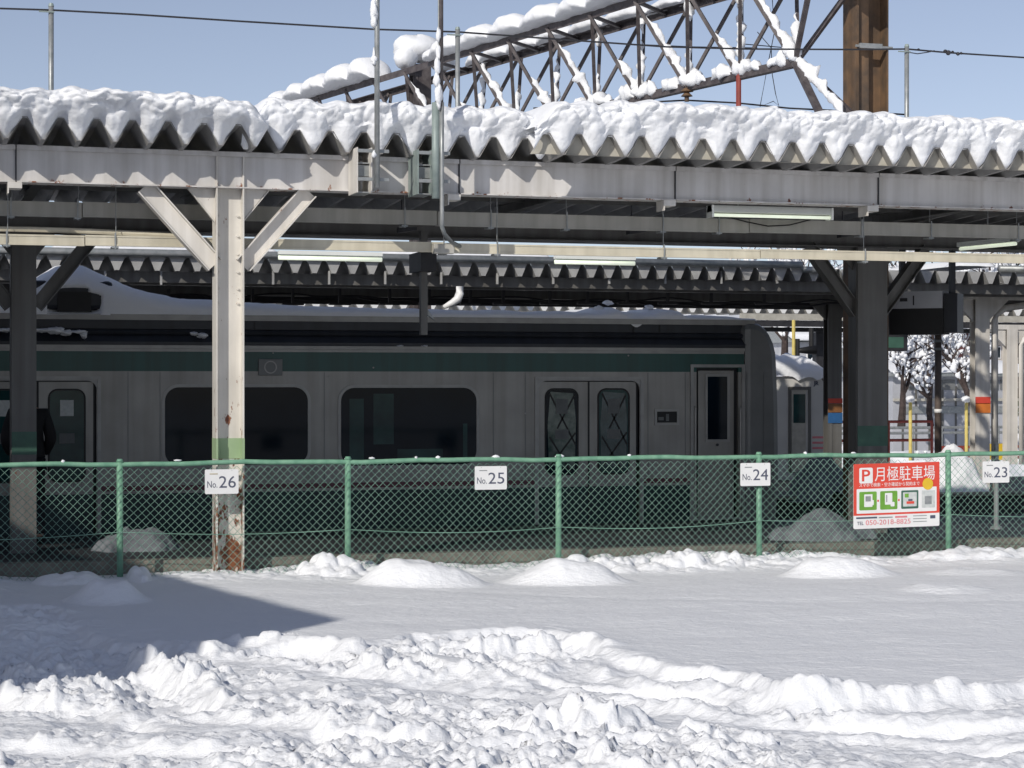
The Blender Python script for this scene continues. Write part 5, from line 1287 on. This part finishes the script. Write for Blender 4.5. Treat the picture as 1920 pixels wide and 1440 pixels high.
xs = np.arange(a-.25, b+.25, .1); v = np.linspace(0, 1, 14); X, V = np.meshgrid(xs, v, indexing='ij')
P = np.stack([X, Y-.35+4.7*V, zt+.12+.42*np.sin(V*math.pi)**.35+.05*fbm(X*1.5, V*3, 2, 3)], -1)
tag(grid_mesh('shed_snow', P, M['snow'], loc=(a, Y, zt)), 'thick even snow on the roof of the grey shed', 'snow')
# railings and yellow posts
def railing(lab, px0, px1, ys_, Y, m, posts):
    t = thing('railing', lab, 'railing', (PX(px0, Y), Y, -1.1))
    x0, x1 = PX(px0, Y), PX(px1, Y)
    for yy in ys_: z = PZ((px0+px1)/2, yy, Y); MB().tube([(x0, Y, z), (x1, Y, z)], .035, 8).build('rail', m, t)
    z = PZ((px0+px1)/2, ys_[0], Y)
    for i in range(posts):
        x = x0+(x1-x0)*(i+.02)/(posts-.96); MB().tube([(x, Y, -1.15), (x, Y, z)], .035, 8).build('post', m, t)
railing('red brown pipe railing beyond the tracks left of the slim brown pole', 1500, 1748, (791, 826), 44, M['red_pipe'], 7)
railing('grey pipe railing beyond the tracks, between the red railing and the shed', 1490, 1925, (802, 812), 46, M['galv'], 9)
railing('low red railing beyond the white column at the right', 1765, 1925, (838, 858), 43, M['red_pipe'], 5)
for px, lab in ((1707, 'snow capped yellow post left of the slim brown pole'), (1812, 'snow capped yellow post left of the orange banded column')):
    Y = 42.0; x = PX(px, Y); z = PZ(px, 752, Y)
    t = thing('yellow_post', lab, 'post', (x, Y, -1.15), 'yellow posts beyond the tracks')
    MB().tube([(x, Y, -1.15), (x, Y, z)], .040, 10).build('shaft', M['yellow_pale'], t)
    MB().blob((x, Y, z+.04), (.11, .11, .08), px, .2).build('snow_cap', M['snow'], t, smooth=True)
Y = 40; x = PX(1869, Y); za, zb_ = PZ(1869, 862, Y), PZ(1869, 832, Y)
t = thing('yellow_hopper', 'small yellow tapered grit bin standing between the two white columns', 'bin', (x, Y, -1.15))
MB().prism([(x-.22, zb_), (x+.22, zb_), (x+.09, za), (x-.09, za)], Y-.15, Y+.15).build('bin_body', M['yellow'], t)
MB().box(x-.04, x+.04, Y-.05, Y+.05, -1.15, za).build('stand', M['dark'], t)
# bank of ploughed snow between tracks and shed
xs = np.arange(14, 48, .12); ys = np.arange(47, 55, .15); X, Y = np.meshgrid(xs, ys, indexing='ij')
d1, d2, v = worley(X*.9, Y*.9, 951)
Z = -1.18 + (.8+.7*fbm(X*.3, Y*.2, 3, 953) + .45*np.sqrt(np.clip(1-(d1/.6)**2, 0, 1))*v + .15*fbm(X*1.8, Y*1.8, 3, 957))*sm(47, 49, Y)*(1-sm(53, 55, Y))
tag(grid_mesh('ploughed_bank', np.stack([X, Y, Z], -1), M['snow'], loc=(25, 50, -1.2)), 'ploughed bank of lumpy snow in front of the grey shed', 'snow bank')
# houses on the slope
def house(px, yb, Y, w, h, lab, mw, ridge=1.2, group='houses on the snowy slope'):
    x, z = bg(px, yb, Y); t = thing('house', lab, 'house', (x, Y, z), group)
    MB().box(x-w/2, x+w/2, Y, Y+5, z-1.5, z+h).build('wall', mw, t)
    MB().prism([(Y-.4, z+h+.002), (Y+5.4, z+h+.002), (Y+2.5, z+h+ridge)], x-w/2-.3, x+w/2+.3, 'x').build('roof', M['galv'], t)
    s = MB().prism([(Y-.5, z+h+.05), (Y-.5, z+h+.40), (Y+1.2, z+h+.45+ridge*.55), (Y+2.5, z+h+ridge+.45), (Y+4.0, z+h+.45+ridge*.5), (Y+5.5, z+h+.4), (Y+5.5, z+h+.06), (Y+2.5, z+h+ridge+.02)], x-w/2-.35, x+w/2+.35, 'x').build('roof_snow', M['snow'], t, bevel=.12)
    for k in range(max(1, int(w/1.6))):
        wx = x-w/2+.7+k*1.6
        if wx+.7 < x+w/2:
            f = MB().box(wx-.05, wx+.75, Y-.06, Y-.002, z+h*.35, z+h*.8).build('window', M['white'], t); MB().box(wx, wx+.7, Y-.07, Y-.062, z+h*.35+.05, z+h*.8-.05).build('pane', M['glass'], f)
house(1668, 765, 84, 2.4, 1.8, 'beige house left of the grey shed on the slope', M['house_wall2'])
house(1880, 690, 100, 3.2, 1.5, 'cream house on the slope behind the orange banded column', M['house_wall'])
house(1540, 700, 96, 3, 1.6, 'grey walled house on the slope right of the train nose', M['shed'])
house(1745, 672, 118, 3.4, 1.2, 'higher cream house on the slope below the black display', M['house_wall'])
house(1905, 652, 125, 3.6, 1.2, 'pale upper house on the slope at the right edge', M['shed'])
house(1590, 672, 122, 3, 1.3, 'upper house on the slope hidden behind the big shaded column', M['house_wall'])
house(1478, 668, 118, 3, 1.2, 'upper beige house on the slope above the railcar', M['house_wall2'])
# trees
def tree(px, yb, Y, h, seed, lab, mb='bark', lean=0, spread=1., snow=1., leaf=False):
    x, z = bg(px, yb, Y); rg = random.Random(seed); t = thing('bare_tree', lab, 'tree', (x, Y, z), 'trees behind the station')
    tr_, br, sn = MB(), MB(), MB()
    def grow(p, d, L, r, lev):
        pts = [p]; rr = [r]
        for i in range(4):
            d = (d + Vector((rg.uniform(-.22, .22), rg.uniform(-.22, .22), rg.uniform(-.05, .14)))).normalized(); p = p + d*L/4; pts.append(p); rr.append(r*(1-.13*(i+1)))
            if lev > 0 and rg.random() < .75*snow:
                sr = r*.8+.025+rg.random()*.035; sn.tube([pts[-2]+Vector((0, 0, rr[-2]*.7)), (pts[-2]+p)/2+Vector((0, 0, rr[-1]*.7+sr*.6)), p+Vector((0, 0, rr[-1]*.7))], [sr*.4, sr*1.15, sr*.5], 6)
            if lev < 3 and i >= (1 if lev == 0 else 0):
                for q in range(1 if lev else 2):
                    s_ = Vector((rg.uniform(-1, 1), rg.uniform(-.7, .7), rg.uniform(.0, .8)))*spread
                    grow(p, (d*.55+s_).normalized(), L*rg.uniform(.50, .78), r*.5, lev+1)
        (tr_ if lev == 0 else br).tube(pts, rr, 6 if lev < 2 else 4)
    grow(Vector((x, Y, z)), Vector((lean, 0, 1)).normalized(), h*.7, h*.035+.03, 0)
    tr_.build('trunk', M[mb], t); br.build('branches', M[mb], t, fixn=False); sn.build('branch_snow', M['snow'], t, smooth=True, fixn=False)['kind'] = 'stuff'
    return t
tree(1790, 735, 60.5, 3.2, 11, 'leaning red brown tree with snow in its forks behind the shed roof', 'bark_red', .22)
tree(1772, 745, 61, 3.0, 13, 'dark snow laden tree beside the slim brown pole', 'bark', -.2, 1.2)
tree(1700, 720, 66, 3.4, 17, 'low wide snow laden tree left of the slim brown pole', 'bark', -.1, 1.5, 1)
tree(1660, 725, 70, 3.4, 19, 'snow laden tree just right of the big shaded column', 'bark', .1, 1.4)
tree(1860, 740, 60.5, 3.4, 23, 'snow laden tree between the two white columns', 'bark', 0, 1.3)
tree(1915, 745, 62, 4.0, 29, 'snow laden tree at the right edge beyond the white columns', 'bark', 0, 1.2)
tree(1690, 800, 52, 2.6, 61, 'young bare tree in front of the grey shed, left end', 'bark', .1, 1.3, .5)
tree(1835, 800, 50, 2.6, 67, 'young bare tree in front of the grey shed beside the orange banded column', 'bark', -.1, 1.3, .5)
tree(1745, 800, 54, 2.4, 71, 'young bare tree in front of the grey shed beside the slim brown pole', 'bark', 0, 1.3, .5)
tree(1475, 705, 75, 4.2, 31, 'snow laden tree behind the two black loudspeakers', 'bark', 0, 1.2)
tree(1530, 700, 72, 4.4, 37, 'snow laden tree behind the dark banded column', 'bark', .1, 1.3)
tree(1585, 760, 66, 4.0, 41, 'snow laden tree in the gap left of the big shaded column', 'bark', 0, 1.1)
tree(1730, 690, 95, 5, 43, 'tree with snowy crown on the upper slope below the black display', 'bark', 0, 1.3)
tree(1825, 690, 98, 5, 47, 'tree with snowy crown on the upper slope left of the orange banded column', 'bark', 0, 1.3)
tree(1500, 660, 105, 6, 53, 'tree on the upper slope above the two black loudspeakers', 'bark', 0, 1.3)
tree(1900, 670, 100, 6, 59, 'tree on the upper slope near the right edge', 'bark', 0, 1.3)
# clumps of snow covered shrubs on the slope
m = MB(); s = MB(); rg = random.Random(77)
for i in range(420):
    px = rg.uniform(1440, 1930); Y = rg.uniform(63, 118); x = PX(px, Y)
    z = -1.1 + 6.5*float(sm(66, 165, np.array(Y))) + rg.uniform(.0, .5)
    r = rg.uniform(.2, .6)
    for q in range(3): m.tube([(x+rg.uniform(-r, r), Y, z-.5), (x+rg.uniform(-r, r)*1.5, Y, z+r*rg.uniform(.6, 1.8))], .03, 4)
    m.blob((x, Y-.1, z+.05), (r*.8, r*.8, r*.5), i, .5, 7, 5); s.blob((x, Y, z+r*.45), (r, r, r*.42), i+7, .4, 8, 5)
tag(m.build('hillside_shrubs', M['leaf'], fixn=False), 'dark scrub poking out of the snow on the slope behind the station', 'shrubs', kind='stuff')
tag(s.build('shrub_snow', M['snow'], smooth=True, fixn=False), 'white caps of snow lying on the scrub of the slope', 'snow', kind='stuff')

# ---------------------------------------------------------------- house left of the car park (out of the frame, its shadow falls on the snow)
tx, ty = 3.06, 14.3; hh = 6.0
k = hh/math.tan(SUN_EL); c0 = Vector((tx-sin(SUN_AZ)*k, ty-cos(SUN_AZ)*k, 0))
u = Vector((-.22, .9755, 0)); w = Vector((-.9755, -.22, 0))
HS = thing('neighbour_house', 'tall pale house standing left of the car park and shading the snow', 'house', tuple(c0))
def pq(a, b): p = c0+u*a+w*b; return (p.x, p.y)
MB().prism([pq(0, 0), pq(10, 0), pq(10, 6), pq(0, 6)], -.5, hh-.3, 'z').build('wall', M['house_wall'], HS)
MB().prism([pq(-.0, -.0), pq(10, 0), pq(10, 6), pq(0, 6)], hh-.298, hh-.12, 'z').build('roof', M['galv'], HS)
MB().prism([pq(0, 0), pq(10, 0), pq(10, 6), pq(0, 6)], hh-.118, hh+.05, 'z').build('roof_snow', M['snow'], HS, bevel=.05)
for i in range(4):
    for z in (1.0, 3.6):
        f = MB().prism([pq(1+i*2.2, -.03), pq(2.2+i*2.2, -.03), pq(2.2+i*2.2, -.002), pq(1+i*2.2, -.002)], z, z+1.1, 'z').build('window', M['white'], HS)
        MB().prism([pq(1.08+i*2.2, -.04), pq(2.12+i*2.2, -.04), pq(2.12+i*2.2, -.031), pq(1.08+i*2.2, -.031)], z+.08, z+1.02, 'z').build('pane', M['glass'], f)

# ---------------------------------------------------------------- person in black behind the left shaded column
def skinned(name, verts, edges, radii, m, parent, root=0, sub=2):
    me = bpy.data.meshes.new(name); me.from_pydata([tuple(v) for v in verts], edges, []); me.materials.append(m)
    o = bpy.data.objects.new(name, me); COL.objects.link(o); o.parent = parent
    k = o.modifiers.new('skin', 'SKIN'); k.use_smooth_shade = True
    for i, q in enumerate(me.skin_vertices[0].data): q.radius = radii[i] if isinstance(radii[i], tuple) else (radii[i], radii[i]); q.use_root = (i == root)
    b = o.modifiers.new('smooth', 'SUBSURF'); b.levels = sub; b.render_levels = sub
    return o
def person():
    Y = 22.05; x = PX(53, Y)
    t = thing('person', 'person in black coat with hands in pockets, half hidden behind the left shaded column', 'person', (x, Y, 0))
    skin_m = mat('skin', (.45, .29, .21), .6); coat_m = mat('black_coat', (.008, .008, .010), .8); hair_m = mat('black_hair', (.01, .008, .008), .5); tr_m = mat('dark_trousers', (.012, .013, .018), .8)
    J = [(0, 0, .93), (0, 0, 1.12), (0, -.01, 1.33), (0, 0, 1.45), (0, .01, 1.52), (0, .03, 1.60), (0, .025, 1.67),
         (-.17, -.01, 1.38), (-.24, -.04, 1.11), (-.17, .11, .95), (.17, -.01, 1.38), (.24, -.04, 1.11), (.17, .11, .95),
         (-.09, 0, .86), (-.10, .01, .50), (-.11, -.02, .09), (-.12, .13, .04), (.09, 0, .86), (.11, .02, .50), (.12, -.01, .09), (.14, .14, .04)]
    E_ = [(0, 1), (1, 2), (2, 3), (3, 4), (4, 5), (5, 6), (2, 7), (7, 8), (8, 9), (2, 10), (10, 11), (11, 12), (0, 13), (13, 14), (14, 15), (15, 16), (0, 17), (17, 18), (18, 19), (19, 20)]
    Rr = [(.14, .10), (.125, .09), (.15, .10), .055, .055, (.075, .092), (.07, .085), .055, .042, .032, .055, .042, .032, .085, .055, .040, .032, .085, .055, .040, .032]
    body = skinned('body', J, E_, Rr, skin_m, t)
    MB().blob((0+x, .115+Y, 1.585), (.014, .022, .022), 1, .05).build('nose', skin_m, body, smooth=True, loc=(x, Y, 0))
    cj = [(0, 0, .80), (0, 0, .95), (0, 0, 1.12), (0, -.01, 1.33), (0, 0, 1.43)] + [J[i] for i in (7, 8, 9, 10, 11, 12)]
    skinned('coat', cj, [(0, 1), (1, 2), (2, 3), (3, 4), (3, 5), (5, 6), (6, 7), (3, 8), (8, 9), (9, 10)], [(.20, .14), (.185, .135), (.165, .125), (.18, .125), (.08, .08), .078, .066, .056, .078, .066, .056], coat_m, t, 1)
    skinned('trousers', [J[0], J[13], J[14], J[15], J[17], J[18], J[19]], [(0, 1), (1, 2), (2, 3), (0, 4), (4, 5), (5, 6)], [(.15, .11), .098, .072, .060, .098, .072, .060], tr_m, t)
    for s_, k in ((-1, 16), (1, 20)):
        skinned('shoe', [(J[k-1][0], J[k-1][1]-.03, .05), (J[k][0], J[k][1], .045)], [(0, 1)], [(.045, .05), (.045, .038)], coat_m, t)
    skinned('hair', [(0, -.02, 1.60), (0, .0, 1.67), (0, .05, 1.70)], [(0, 1), (1, 2)], [(.083, .07), (.085, .08), (.06, .035)], hair_m, t)
person()
